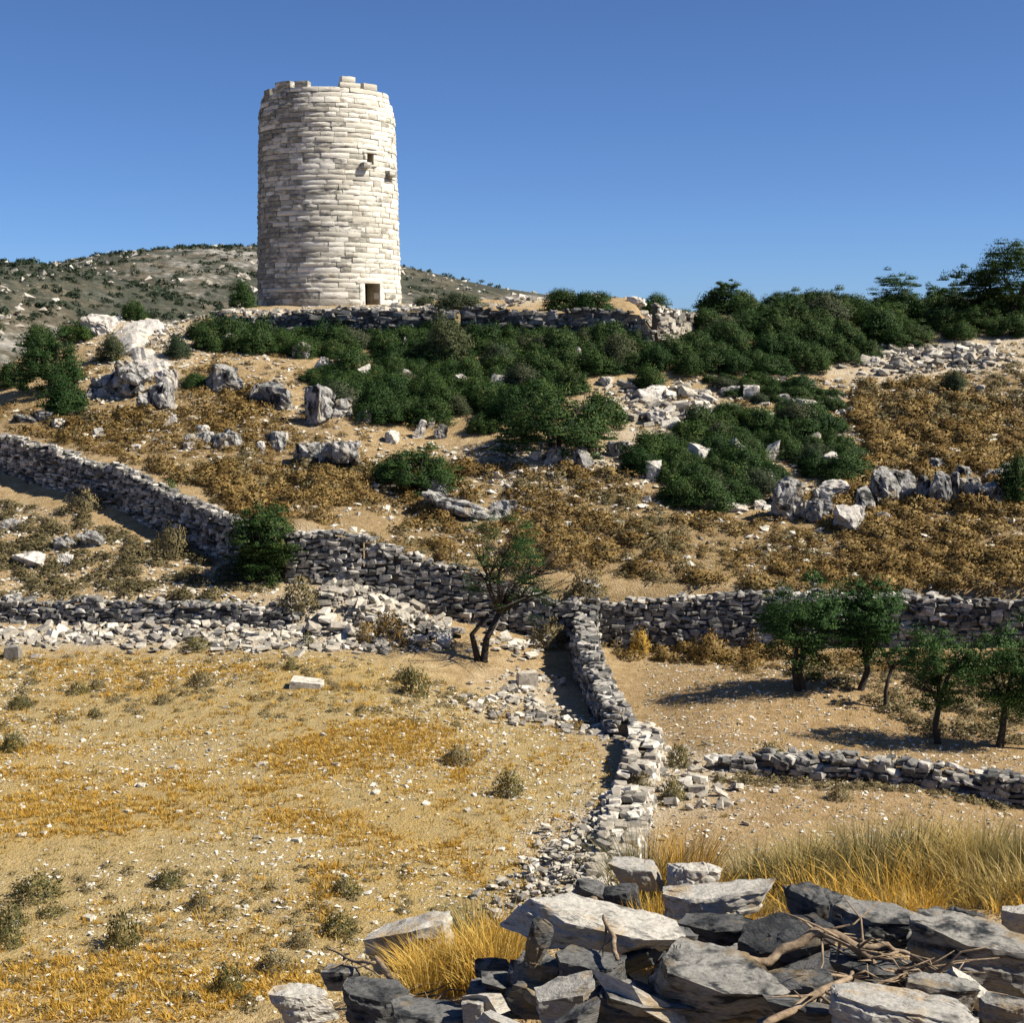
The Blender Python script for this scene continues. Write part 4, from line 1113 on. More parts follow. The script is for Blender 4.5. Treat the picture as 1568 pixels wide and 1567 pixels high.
thicket([(960, 715), (1080, 655), (1180, 640), (1280, 650), (1310, 715), (1290, 745), (1210, 725), (1170, 765), (1040, 775), (1000, 765)], 62, (.75, 1.3), 'dark evergreen bush of the lower thicket above the grey crags', 'bushes of the lower thicket', gap=-.5, minsep=.56)
def pb(px, py, w, h, label, mk='mastic', **kw):
    x, y, z = pix(px, py); s = mppx(y)
    return bush(x, y, w * s / 2, h * s, label, mk=mk, **kw)
pb(850, 690, 190, 96, 'largest dark evergreen bush, a broad dome beside the bare patch')
pb(800, 655, 120, 70, 'dark bush merging into the side of the largest dome')
pb(920, 650, 100, 55, 'dark bush at the uphill shoulder of the largest dome')
pb(688, 560, 88, 78, 'round grey green bush standing above the dark thicket', 'grey_leaf')
pb(638, 748, 150, 66, 'single round evergreen bush above the long sloping slab')
pb(80, 598, 110, 92, 'large leaning evergreen bush on the slope crest')
pb(100, 630, 86, 58, 'lower lobe of evergreen bush with its shadow on dry grass')
pb(20, 590, 60, 40, 'small evergreen bush at the edge of the crest')
pb(120, 520, 70, 28, 'low dark bush on the crest beside the pale slab')
pb(172, 552, 46, 44, 'small brownish bush on the white rock ramp', 'grey_leaf')
pb(272, 545, 50, 36, 'pale green bush beside the white rock ramp', 'grey_leaf')
pb(300, 590, 60, 22, 'low green bush in front of the pale split boulder')
pb(205, 478, 46, 34, 'dark skyline bush above the white rock ramp')
pb(372, 470, 50, 48, 'dark bush growing against the shaded side of the tower')
pb(705, 472, 90, 26, 'yellow green bush on the platform beside the tower', 'grey_leaf')
pb(650, 470, 40, 18, 'low brownish bush on the platform next to the tower door', 'grey_leaf')
pb(862, 474, 70, 36, 'rounded green bush behind the platform wall')
pb(908, 476, 84, 34, 'broad green bush behind the platform wall end')
pb(1005, 478, 60, 36, 'domed bush on the skyline past the platform corner')
pb(1045, 492, 60, 20, 'low bush in front of the platform corner rubble')
pb(402, 888, 90, 66, 'low dark bush under the round tree at the wall end')
pb(995, 600, 60, 44, 'dark bush on the rim of the pale broken limestone')
pb(1225, 600, 70, 28, 'low dark bush on the pale stony slope')
pb(1460, 600, 44, 36, 'grey thorny bush on the stony slope below the scree', 'grey_leaf')
pb(1555, 770, 70, 80, 'dark bush in the hollow at the end of the crag row')
pb(60, 530, 70, 40, 'dark bush on the far side of the crest')

# trees
def tree(px, py, w, h, label, name='tree', trunk=(0.0, .1), th=.45, mk='olive', seed=1, clumps=60, per=60, leaf=.07, lean=(0, 0), sparse=False, limbs=6, Y=None, group=None, crown_h=None, bark_r=.03, twigs=0, stems=1):
    x, y, z = pix(px, py) if Y is None else at(px, Y)
    s = mppx(y); H, W = h * s, w * s
    g = random.Random(seed)
    e = empty(name, (x, y, z - .08)); tag(e, label, 'tree', group)
    parts = []
    r0 = max(H * bark_r, .05)
    fork = Vector((lean[0] * H * .5, lean[1] * H * .5, H * th))
    midp = Vector((fork.x * .35 + g.uniform(-.05, .05) * H, fork.y * .3, H * th * .5))
    parts.append(tube([(0, 0, -.1), (0, 0, H * .03), midp, fork], [r0 * 1.5, r0 * 1.1, r0 * .9, r0 * .75], 8, seed))
    for k in range(1, stems):
        a = k * 2.4 + seed
        parts.append(tube([(math.cos(a) * r0 * 1.2, math.sin(a) * r0, -.1), (math.cos(a) * .08 * H, math.sin(a) * .05 * H, H * .2), fork + Vector((math.cos(a) * .07, math.sin(a) * .07, g.uniform(-.02, .08))) * H], [r0 * 1.1, r0 * .75, r0 * .5], 7, seed + k))
    cc = Vector((lean[0] * H, lean[1] * H, 0))
    ch = crown_h or (H * (1 - th) * 1.15)
    tips = []
    for k in range(limbs):
        a = 2 * math.pi * k / limbs + g.uniform(-.4, .4)
        rr = g.uniform(.45, .8)
        tip = cc + Vector((math.cos(a) * W / 2 * rr, math.sin(a) * W / 2 * rr, H - ch * g.uniform(.25, .75)))
        m1 = fork.lerp(tip, .5) + Vector((g.uniform(-.06, .06), g.uniform(-.06, .06), .05)) * H
        parts.append(tube([fork, m1, tip], [r0 * .6, r0 * .35, r0 * .1], 6, seed + k))
        for q in range(2 + twigs):
            t2 = tip + Vector((g.uniform(-.22, .22), g.uniform(-.22, .22), g.uniform(-.05, .2))) * H * (1.3 if twigs else 1)
            st = m1.lerp(tip, g.uniform(.1, .9))
            parts.append(tube([st, st.lerp(t2, .55) + Vector((g.uniform(-.03, .03),) * 3) * H, t2], [r0 * .2, r0 * .1, r0 * .035], 4, seed + q))
    V, F = merge(parts)
    obj('trunk', mk_mesh('trunk', V, F, [M['bark']], True), e)
    leaf *= .5; per = int(per * 2.3); clumps = int(clumps * 1.35)
    V, F, tt = clumped(seed + 50, clumps, per, leaf / (W / 2), (W / 2 * 1.08, W / 2 * 1.08, ch / 2 * 1.05), cl_r=(.12, .26) if sparse else (.12, .38), shell=(.3, 1.0) if sparse else (.3, 1.0))
    V = np.array(V); gN = np.random.default_rng(seed)
    # full ellipsoid: mirror the lower part downwards for some clumps
    fl = np.repeat(gN.random(clumps) < .42, per * 4); V[fl, 2] *= -.8
    V += np.array([cc.x, cc.y, H - ch / 2])
    cn = clumped.nrm.copy(); cn[fl, 2] *= -1
    F = np.where(fl[F[:, :1]], F[:, ::-1], F)
    obj('crown', mk_mesh('crown', V, F, [M[mk]], False, {'tint': tt}, None, cn), e)
    return e
tree(1228, 1058, 136, 178, 'bright green tree with the fullest round crown in front of the terrace wall', seed=1, th=.38, clumps=85, per=70, crown_h=3.0, lean=(.03, 0), stems=2)
tree(1318, 1058, 104, 178, 'slim green tree leaning beside the fullest round tree', seed=2, th=.40, clumps=75, per=66, lean=(.05, 0), crown_h=2.7)
tree(1356, 1086, 60, 110, 'small crooked tree with a bare bent trunk', seed=3, th=.6, clumps=16, per=30, sparse=True, lean=(.12, 0), leaf=.06)
tree(1436, 1140, 120, 185, 'thin crowned tree in front of the low shaded wall', seed=4, th=.36, clumps=80, per=54, crown_h=2.4, leaf=.06, twigs=2)
tree(1530, 1145, 140, 200, 'loose crowned tree with a slanting trunk at the picture edge', seed=5, th=.36, clumps=100, per=54, crown_h=2.7, stems=2, lean=(.06, 0), leaf=.06, twigs=2)
tree(1585, 1150, 90, 190, 'partly hidden tree at the very edge of the terrace', seed=6, th=.4, clumps=50, per=46, sparse=True, leaf=.06)
tree(741, 1014, 165, 235, 'half bare dark tree with one green side before the shaded wall', seed=7, th=.34, clumps=70, per=60, sparse=True, lean=(.2, 0), leaf=.05, limbs=12, twigs=12, bark_r=.024, stems=2)
tree(404, 893, 112, 122, 'dense dark round tree at the lower end of the stepping wall', mk='mastic', seed=8, th=.2, clumps=110, per=80, leaf=.08, crown_h=2.35)
tree(1110, 480, 42, 52, 'small round crowned tree standing clear on the skyline', seed=9, th=.45, clumps=40, per=50, mk='mastic', leaf=.09)
tree(1370, 490, 74, 66, 'bright leafy tree rising above the wood on the skyline', seed=10, th=.3, clumps=60, per=50, leaf=.09, Y=88)
tree(1440, 490, 50, 50, 'sparse little tree on the skyline beside the tall dark trees', seed=11, th=.2, clumps=40, per=50, leaf=.08, Y=88)
tree(1500, 505, 90, 96, 'tall dark tree at the upper end of the wood', mk='mastic', seed=12, th=.3, clumps=90, per=64, leaf=.1, Y=84)
tree(1555, 505, 110, 128, 'tallest dark tree at the skyline picture edge', mk='mastic', seed=13, th=.3, clumps=100, per=64, leaf=.1, Y=83)
tree(1075, 480, 18, 20, 'tiny round tree on the skyline past the platform', mk='mastic', seed=14, th=.3, clumps=24, per=40, leaf=.08, Y=88)

# ------------------------------------------------------------------ dry cushions of the slope
def cushion(seed, ntri, spike=.3, size=.17):
    """low fuzzy dome: many small facets standing off a lumpy half ball"""
    g = np.random.default_rng(seed)
    d = g.normal(size=(ntri, 3)); d[:, 2] = np.abs(d[:, 2]) * 1.1 - .12; d /= np.linalg.norm(d, axis=1, keepdims=True)
    lump = 1 + .16 * np.sin(d[:, 0] * 6 + seed) * np.cos(d[:, 1] * 5.4 + 2 * seed) + .1 * np.sin(d[:, 1] * 9 + d[:, 2] * 7 + seed)
    r = (g.uniform(.62, 1.0, ntri) * lump)[:, None]
    nrm = d + g.normal(0, .4, d.shape); nrm *= np.sign((nrm * d).sum(-1, keepdims=True) + 1e-9); nrm /= np.linalg.norm(nrm, axis=1, keepdims=True)
    a = np.cross(nrm, g.normal(size=d.shape)); a /= np.linalg.norm(a, axis=1, keepdims=True)
    b = np.cross(nrm, a); sz_ = size * g.uniform(.5, 1.25, (ntri, 1)); c_ = d * r
    V = np.stack([c_ - a * sz_ * .5, c_ + a * sz_ * .5 - b * sz_ * .3, c_ + b * sz_ + d * sz_ * spike * 2], 1) * np.array([1, 1, .78])
    V[..., 2] = np.maximum(V[..., 2], -.05)
    tint = np.repeat(g.random(ntri) * .6, 3)
    nv = d * 1.0 + nrm * .35; nv /= np.linalg.norm(nv, axis=1, keepdims=True)
    return V.reshape(-1, 3), np.arange(ntri * 3).reshape(-1, 3), tint, np.repeat(nv, 3, 0)
CUSH = [cushion(500 + i, 560, .3, .15) for i in range(6)]
CUSH_MID = [cushion(540 + i, 220, .3, .2) for i in range(5)]
CUSH_LO = [cushion(520 + i, 130, .25, .215) for i in range(6)]
CM = {mk: [mk_mesh('cushion', V, F, [M[mk]], False, {'tint': tt}, None, nn) for V, F, tt, nn in CUSH] for mk in ('phrygana', 'thyme')}
q = sample_poly(P_SLOPE, 5600)
dn = fnoise(q[:, 0], q[:, 1], 6, 61)
q = q[dn + NP.normal(0, .3, len(q)) > -.30 + .42 * sstep((q[:, 1] - 58) / 12)]
sz = (.16 + .42 * NP.random(len(q)) ** 1.9) * (1 + .25 * fnoise(q[:, 0], q[:, 1], 9, 63))
pxs, pys = project(q[:, 0], q[:, 1], gz(q[:, 0], q[:, 1]))
vis = (pxs > -10) & (pxs < 1578)
app = np.where(vis, sz / q[:, 1], 0)
order = np.argsort(-app)
for i in order[:300]:
    x, y = q[i]; r = sz[i]
    o = bpy.data.objects.new('dry_cushion_shrub', CM['phrygana'][RND.randrange(6)])
    o.location = (x, y, float(gz(x, y)) - .04); o.scale = (r * 1.15, r * 1.15, r * RND.uniform(.9, 1.25)); o.rotation_euler = (0, 0, RND.uniform(0, 6.28))
    link(o); tag(o, 'dry brown cushion shrub on the hillside below the tower', 'shrub', 'dry cushion shrubs on the hillside')
rest = order[300:]
gp_ = fnoise(q[rest][:, 0], q[rest][:, 1], 5, 67)
grey = NP.random(len(rest)) < np.clip(.2 + .45 * gp_, .03, .75)
def cush_stuff(name, label, pts, sizes, mk, seed, protos=CUSH_LO):
    g = np.random.default_rng(seed); m = len(pts)
    pid = g.integers(0, len(protos), m); rotz = g.uniform(0, 6.28, m)
    loc = np.c_[pts, gz(pts[:, 0], pts[:, 1]) - .03]
    V, F, _ = join_pieces([p[:2] for p in protos], pid, loc, np.c_[np.zeros(m), np.zeros(m), rotz], np.c_[sizes * 1.15, sizes * 1.15, sizes * g.uniform(.8, 1.2, m)], seed)
    tt, nn = [], []
    for k in range(len(protos)):
        c_ = int((pid == k).sum())
        if c_:
            tt.append((protos[k][2][None] + g.random(c_)[:, None] * .4).ravel())
            a = rotz[pid == k]; ca, sa = np.cos(a)[:, None], np.sin(a)[:, None]; pn = protos[k][3]
            nn.append(np.stack([ca * pn[None, :, 0] - sa * pn[None, :, 1], sa * pn[None, :, 0] + ca * pn[None, :, 1], np.repeat(pn[None, :, 2], c_, 0)], -1).reshape(-1, 3))
    o = obj(name, mk_mesh(name, V, F, [M[mk]], False, {'tint': np.concatenate(tt)}, None, np.concatenate(nn)))
    tag(o, label, 'shrubs', kind='stuff')
cush_stuff('undergrowth', 'carpet of small dry brown cushions over the hillside', q[rest][~grey], sz[rest][~grey], 'phrygana', 71)
cush_stuff('undergrowth', 'greyish cushions mixed among the brown ones of the hillside', q[rest][grey], sz[rest][grey], 'thyme', 72)
qq = sample_poly(poly_world([(60, 640), (150, 520), (330, 490), (480, 570), (700, 690), (1000, 700), (930, 590), (1100, 570), (1330, 570), (1640, 505), (1640, 620), (1330, 640), (1300, 720), (1000, 780), (600, 760), (300, 680)]), 900)
cush_stuff('undergrowth', 'small dry tufts dotted over the stony upper hillside', qq, .1 + .22 * NP.random(900) ** 2, 'phrygana', 73)
for nm, poly, cnt, s, mk in (('pale', [(1300, 620), (1320, 580), (1640, 545), (1640, 600), (1450, 640)], 160, (.15, .38), 'thyme'), ('low', [(-60, 745), (430, 895), (380, 930), (-60, 910)], 330, (.15, .4), 'thyme'),
                             ('terr', [(1000, 1010), (1640, 1005), (1640, 1040), (1150, 1030)], 120, (.15, .4), 'phrygana'), ('bank', [(900, 980), (1180, 985), (1180, 1010), (960, 1010)], 60, (.15, .38), 'phrygana')):
    P = poly_world(poly); qq = sample_poly(P, cnt)
    cush_stuff('undergrowth', {'pale': 'greyish low cushions on the pale upper slope', 'low': 'greyish tufts covering the small terrace under the stepping wall', 'terr': 'brown tufts on the bank behind the trees', 'bank': 'brown tufts at the foot of the grey terrace wall'}[nm], qq, NP.uniform(*s, cnt), mk, cnt, CUSH_MID)
for lab, poly, cnt, s0, mk in (('small grey brown tufts thinly spread over the upper field', [(-120, 1002), (560, 1012), (800, 1090), (700, 1130), (300, 1100), (-120, 1120)], 260, (.08, .22), 'thyme'),
                               ('small dull tufts thinly spread over the lower field', [(-120, 1330), (640, 1330), (700, 1420), (560, 1560), (-120, 1560)], 240, (.06, .17), 'thyme'),
                               ('brown weeds and leaf litter on the bank under the trees', [(1150, 1035), (1640, 1010), (1640, 1150), (1420, 1130), (1300, 1060)], 330, (.1, .34), 'thyme'),
                               ('dry weeds along the low terrace wall', [(1090, 1185), (1640, 1235), (1640, 1250), (1090, 1200)], 110, (.08, .24), 'thyme')):
    qq = sample_poly(poly_world(poly), cnt)
    cush_stuff('undergrowth', lab, qq, NP.uniform(*s0, cnt), mk, cnt + 7, CUSH_LO)
# shrubs that stand apart in the field, each at its own place
def shrub(px, py, w, h, label, mk='broom', group=None, seed=None):
    x, y, z = pix(px, py); s = mppx(y)
    V, F, tt, nn = cushion(seed or int(px + py * 3), 1200, .35, .09)
    o = obj('low_shrub', mk_mesh('low_shrub', V, F, [M[mk]], False, {'tint': tt}, None, nn), None, (x, y, z - .03))
    o.scale = (w * s / 2, w * s / 2, h * s / .72); o.rotation_euler = (0, 0, RND.uniform(0, 6))
    tag(o, label, 'shrub', group)
for a in [(58, 1376, 92, 34, 'widest olive green cushion shrub near the field edge'), (78, 1405, 52, 18, 'small green cushion just below the widest one'), (15, 1420, 60, 36, 'brownish cushion cut by the picture edge'),
          (10, 1450, 64, 36, 'second brownish cushion at the picture edge'), (188, 1450, 60, 58, 'taller pale green shrub in the stony field'), (256, 1358, 52, 24, 'dark cushion shrub amid pale field stones'),
          (350, 1520, 58, 44, 'round yellow green shrub low in the field'), (420, 1488, 60, 30, 'greyish twiggy shrub near the fallen slabs', 'thyme'), (305, 1390, 40, 26, 'sparse small shrub in the middle of the field', 'thyme'),
          (530, 1370, 52, 26, 'dark green tuft in the golden grass', 'broom'), (520, 1430, 66, 34, 'grey green shrub above the dead twig', 'broom'), (460, 1450, 40, 30, 'greyish tuft beside the grey green shrub', 'thyme'),
          (20, 1150, 44, 30, 'shrub on the pale upper field at the edge'), (30, 1085, 40, 20, 'dark tuft at the upper field edge'), (145, 1098, 22, 14, 'tiny dark tuft on the pale upper field'), (250, 1078, 34, 16, 'small brown tuft under the rubble bank', 'thyme'),
          (120, 1062, 36, 18, 'olive tuft in the dry upper field'), (310, 1050, 44, 24, 'grey tuft under the middle of the rubble bank', 'thyme'), (300, 995, 50, 20, 'green tuft at the foot of the rubble bank'), (445, 1025, 26, 16, 'small green tuft near the flat slab'),
          (635, 1065, 50, 44, 'upright olive shrub in front of the bare tree shadow'), (595, 985, 60, 48, 'rusty brown shrub on the rubble spill', 'phrygana'), (560, 985, 44, 34, 'yellow brown shrub beside the rusty one', 'phrygana'),
          (470, 990, 24, 24, 'little green shrub in the rubble bank'), (700, 1170, 56, 28, 'brownish tuft in the golden middle field', 'thyme'), (780, 1220, 50, 40, 'olive shrub in the field near the tumbled wall'), (620, 1045, 40, 24, 'dull green tuft by the bare tree'),
          (1285, 1225, 44, 26, 'grey twiggy shrub alone below the low terrace wall', 'thyme'), (1085, 1010, 70, 40, 'rusty shrub with a dark shadow below the grey wall', 'phrygana'), (980, 1000, 36, 36, 'upright dry tuft at the foot of the grey wall', 'gold'),
          (1150, 985, 60, 30, 'tawny shrub at the grey wall beside the trees', 'phrygana'), (1195, 1005, 60, 28, 'dull brown shrub behind the round green tree', 'phrygana'), (840, 990, 60, 40, 'dark twiggy shrub beside the bare tree', 'thyme'),
          (900, 930, 70, 44, 'dead grey shrub on the wall junction', 'thyme'), (460, 930, 70, 44, 'dead dark shrub at the broken wall end', 'thyme'), (1040, 1175, 40, 36, 'brown green shrub in the gap of the field wall'), (1030, 1225, 44, 36, 'green topped shrub beside the near field wall'),
          (980, 1215, 50, 30, 'dead grey shrub growing on the field wall', 'thyme'), (260, 770, 40, 30, 'small shrub on top of the stepping wall', 'mastic'), (130, 780, 60, 30, 'grey shrub at the shaded foot of the stepping wall', 'thyme'), (265, 850, 60, 46, 'largest grey shrub on the small terrace', 'thyme'),
          (885, 1118, 30, 14, 'little rusty tuft by the field wall shadow', 'phrygana'), (1180, 1170, 50, 26, 'moss green tuft growing on the low terrace wall'), (150, 1055, 30, 16, 'low tuft between the two upper field tufts', 'thyme')]:
    shrub(*a)

# ------------------------------------------------------------------ dry grass
def blades(pts, per, hgt, spread, width, seed, bend=.5, segs=2):
    """grass tufts of bent blades: pts (m,3)"""
    g = np.random.default_rng(seed); m = len(pts)
    h = np.asarray(hgt)[:, None] * g.uniform(.55, 1.1, (m, per))
    ang = g.uniform(0, 6.28, (m, per)); lean = g.uniform(.05, 1, (m, per)) * bend
    d = np.stack([np.cos(ang), np.sin(ang), np.zeros_like(ang)], -1)
    base = pts[:, None] + d * (g.uniform(0, 1, (m, per)) * np.asarray(spread)[:, None])[..., None] * .5
    side = np.stack([-np.sin(ang + g.normal(0, .8, ang.shape)), np.cos(ang), np.zeros_like(ang)], -1)
    Vs = []
    wd = np.asarray(width)[:, None, None] * g.uniform(.6, 1.2, (m, per, 1))
    for k in range(segs + 1):
        f = k / segs
        c_ = base + d * (h * lean * f * f)[..., None] + np.array([0, 0, 1]) * (h * f * (1 - .25 * lean * f))[..., None]
        if k < segs: Vs += [c_ - side * wd * (1 - f * .6), c_ + side * wd * (1 - f * .6)]
        else: Vs += [c_]
    V = np.stack(Vs, 2)
    nv = V.shape[2]; off = (np.arange(m * per) * nv)[:, None]
    tr = []
    for k in range(segs - 1):
        a = 2 * k; tr += [(a, a + 1, a + 3), (a, a + 3, a + 2)]
    a = 2 * (segs - 1); tr.append((a, a + 1, a + 2))
    F = (off[:, None, :] + np.array(tr)[None]).reshape(-1, 3)
    tint = np.repeat((np.repeat(g.random(m), per) * .5 + g.random(m * per) * .45), nv)
    return V.reshape(-1, 3), F, tint
def grass(label, pts2, per, h, sp, w, mk, seed, name='grass', bend=.6, segs=1, name_tall=None):
    g = np.random.default_rng(seed); m = len(pts2)
    hh_ = g.uniform(*h, m) * (1 if name_tall is None else np.clip(.6 + name_tall * fnoise(pts2[:, 0], pts2[:, 1], .55, seed + 5), .3, 1.35)); P3 = np.c_[pts2, gz(pts2[:, 0], pts2[:, 1]) - .01]
    V, F, tt = blades(P3, per, hh_, hh_ * sp, np.full(m, w), seed, bend, segs)
    tag(obj(name, mk_mesh(name, V, F, [M[mk]], False, {'tint': tt})), label, 'grass', kind='stuff')
pts = np.concatenate([sample_poly(P, c_) for P, c_ in zip(P_OCH, (3000, 2800, 1600, 700, 1000))] + [sample_poly(P_FIELD, 4200)])
pts = pts[fnoise(pts[:, 0], pts[:, 1], 2.2, 91) + NP.normal(0, .3, len(pts)) > -.2]
grass('golden dry stubble growing in patches over the field', pts, 13, (.05, .17), 1.7, .015, 'gold', 92, bend=1.3)
pts = sample_poly(P_FIELD, 1500)
grass('faded straw tufts thinly spread over the field', pts, 10, (.08, .22), 1.2, .011, 'straw', 93)
pts = sample_poly(P_REDT, 500)
grass('thin dry grass on the terrace under the trees', pts, 10, (.06, .2), 1.2, .010, 'straw', 94)
pts = sample_poly(P_SLOPE, 1600)
grass('dry straw grass between the hillside cushions', pts, 9, (.12, .3), 1.0, .014, 'straw', 95)

# ------------------------------------------------------------------ the stony edge nearest the camera
def slab_mesh(seed, dims, mkey, layers=3, sub=4, rough=.05):
    """a split schist slab: flat top and bottom, ragged broken sides"""
    g = random.Random(seed)
    pts = []; kk = g.randint(6, 9); a0 = g.uniform(0, 6)
    skew = (g.uniform(-.12, .12), g.uniform(-.12, .12))
    for k in range(kk):
        a = a0 + (k + g.uniform(-.28, .28)) * 2 * math.pi / kk
        c_, s_ = math.cos(a), math.sin(a); m = max(abs(c_), abs(s_)) ** .75
        r = .5 * g.uniform(.84, 1.04) / m
        pts.append((c_ * r + skew[0], s_ * r + skew[1], .5 * g.uniform(.72, 1.0)))
        r2 = r * g.uniform(.82, 1.05)
        pts.append((c_ * r2 - skew[0], s_ * r2 - skew[1], -.5 * g.uniform(.7, 1.0)))
    bm = hull(pts)
    for v in bm.verts: v.co = Vector((v.co.x * dims[0], v.co.y * dims[1], v.co.z * dims[2]))
    for _ in range(sub): bmesh.ops.subdivide_edges(bm, edges=bm.edges, cuts=1, use_grid_fill=True)
    bmesh.ops.triangulate(bm, faces=bm.faces); bm.normal_update()
    o = Vector((seed * 3.7, seed * 1.3, 0)); t_ = dims[2]; sc = (dims[0] * dims[1] * dims[2]) ** (1 / 3)
    lay = [g.uniform(-1, 1) for _ in range(40)]
    new = []
    for v in bm.verts:
        p = v.co + o; n_ = v.normal; side = math.sqrt(max(0, 1 - n_.z * n_.z))
        q = (v.co.z / t_ + .5) * layers * 2 + noise.noise(p * (2.2 / sc)) * .9 + 12
        ledge = lay[int(q) % 40] * .9
        d = side * ledge * .5 + noise.noise(p * (3.0 / sc)) * .7 + noise.noise(p * (8 / sc)) * .45 + noise.noise(p * (20 / sc)) * .2
        if side < .5: d = .55 * d + .35 * round(1.6 * noise.noise(p * (2.4 / sc) + Vector((4, 4, 4))))
        new.append(v.co + n_ * d * rough * sc * 1.2)
    for v, c_ in zip(bm.verts, new): v.co = c_
    V, F = bm_arrays(bm); bm.free()
    return mk_mesh('rock', V, F, [M[mkey]], False, None, 26)
def near_rock(px, py, w, h, Y, label, mkey='schist', deep=1.0, rot=(0, 0, 0), layers=2.5, seed=None, blocky=.85, rough=.06, name='schist_slab', sub=4, npts=24, group=None):
    z = ray_z(py, Y); x = col_x(px, Y, z); s = mppx(Y)
    W, H = w * s * 1.02, h * s * 1.0; deep *= .7
    sd = seed or int(px * 3 + py)
    if blocky < .6: me = rock_mesh(sd, (W, W * deep, H * 1.1), mkey, sub, npts, rough, layers, blocky, 32)
    else: me = slab_mesh(sd, (W, W * deep, H), mkey, max(2, layers), sub, .05 if h > 36 else .026)
    o = obj(name, me, None, (x, Y, z))
    o.rotation_euler = (rot[0] - .06, rot[1], rot[2] * .5 - .36)
    tag(o, label, 'rock', group)
    return o
N_ = near_rock
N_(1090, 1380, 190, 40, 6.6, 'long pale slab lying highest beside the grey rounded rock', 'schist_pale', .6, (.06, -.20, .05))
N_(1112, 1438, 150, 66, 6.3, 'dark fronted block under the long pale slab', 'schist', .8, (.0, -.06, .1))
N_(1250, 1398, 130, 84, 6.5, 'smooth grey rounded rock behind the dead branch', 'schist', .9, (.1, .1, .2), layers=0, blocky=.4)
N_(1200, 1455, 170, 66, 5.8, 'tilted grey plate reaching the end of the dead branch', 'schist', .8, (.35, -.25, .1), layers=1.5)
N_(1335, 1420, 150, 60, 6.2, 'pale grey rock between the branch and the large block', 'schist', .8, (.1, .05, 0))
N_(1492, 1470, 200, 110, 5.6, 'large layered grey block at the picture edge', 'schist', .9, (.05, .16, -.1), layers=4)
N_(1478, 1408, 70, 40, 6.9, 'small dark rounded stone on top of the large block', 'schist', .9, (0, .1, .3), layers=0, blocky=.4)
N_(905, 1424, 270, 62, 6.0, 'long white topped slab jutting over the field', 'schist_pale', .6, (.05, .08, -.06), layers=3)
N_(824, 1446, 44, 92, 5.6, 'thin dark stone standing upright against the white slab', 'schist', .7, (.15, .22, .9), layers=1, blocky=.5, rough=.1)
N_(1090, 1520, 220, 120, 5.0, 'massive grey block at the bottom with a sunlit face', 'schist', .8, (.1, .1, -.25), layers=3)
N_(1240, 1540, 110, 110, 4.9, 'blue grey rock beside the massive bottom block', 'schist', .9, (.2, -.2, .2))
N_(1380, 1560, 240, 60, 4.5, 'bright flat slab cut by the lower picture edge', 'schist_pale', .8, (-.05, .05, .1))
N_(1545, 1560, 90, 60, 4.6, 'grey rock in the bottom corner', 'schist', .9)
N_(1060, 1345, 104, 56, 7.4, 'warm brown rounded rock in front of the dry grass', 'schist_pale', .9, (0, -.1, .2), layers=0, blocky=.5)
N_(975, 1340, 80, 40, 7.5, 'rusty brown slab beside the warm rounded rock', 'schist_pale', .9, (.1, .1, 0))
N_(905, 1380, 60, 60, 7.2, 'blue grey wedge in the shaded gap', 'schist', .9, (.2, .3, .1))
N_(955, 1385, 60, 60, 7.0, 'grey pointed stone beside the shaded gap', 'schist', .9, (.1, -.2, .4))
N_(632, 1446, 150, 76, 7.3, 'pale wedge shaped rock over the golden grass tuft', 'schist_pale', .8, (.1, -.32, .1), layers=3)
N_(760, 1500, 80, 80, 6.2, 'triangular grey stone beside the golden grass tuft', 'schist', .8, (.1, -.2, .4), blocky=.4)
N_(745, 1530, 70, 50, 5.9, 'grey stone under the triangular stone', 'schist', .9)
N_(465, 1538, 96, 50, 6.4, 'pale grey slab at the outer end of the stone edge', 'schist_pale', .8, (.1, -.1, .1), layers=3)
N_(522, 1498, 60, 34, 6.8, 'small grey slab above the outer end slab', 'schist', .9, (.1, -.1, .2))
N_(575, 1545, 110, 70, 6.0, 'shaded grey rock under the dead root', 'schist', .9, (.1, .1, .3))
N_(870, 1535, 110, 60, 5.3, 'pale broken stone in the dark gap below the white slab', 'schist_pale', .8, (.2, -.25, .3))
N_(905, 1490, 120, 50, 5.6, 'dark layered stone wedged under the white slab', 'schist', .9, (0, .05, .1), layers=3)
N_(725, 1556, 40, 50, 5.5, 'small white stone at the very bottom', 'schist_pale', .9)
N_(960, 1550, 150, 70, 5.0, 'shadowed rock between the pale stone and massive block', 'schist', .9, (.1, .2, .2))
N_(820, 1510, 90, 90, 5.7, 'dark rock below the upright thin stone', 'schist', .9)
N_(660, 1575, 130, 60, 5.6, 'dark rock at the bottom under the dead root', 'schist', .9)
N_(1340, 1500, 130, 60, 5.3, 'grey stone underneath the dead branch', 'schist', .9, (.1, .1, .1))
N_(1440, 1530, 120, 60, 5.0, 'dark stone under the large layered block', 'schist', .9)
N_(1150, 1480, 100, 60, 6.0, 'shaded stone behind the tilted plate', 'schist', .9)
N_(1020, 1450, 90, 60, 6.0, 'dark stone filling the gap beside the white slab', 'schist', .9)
N_(1575, 1420, 90, 60, 6.6, 'pale stone half out of view behind the large block', 'schist_pale', .9)

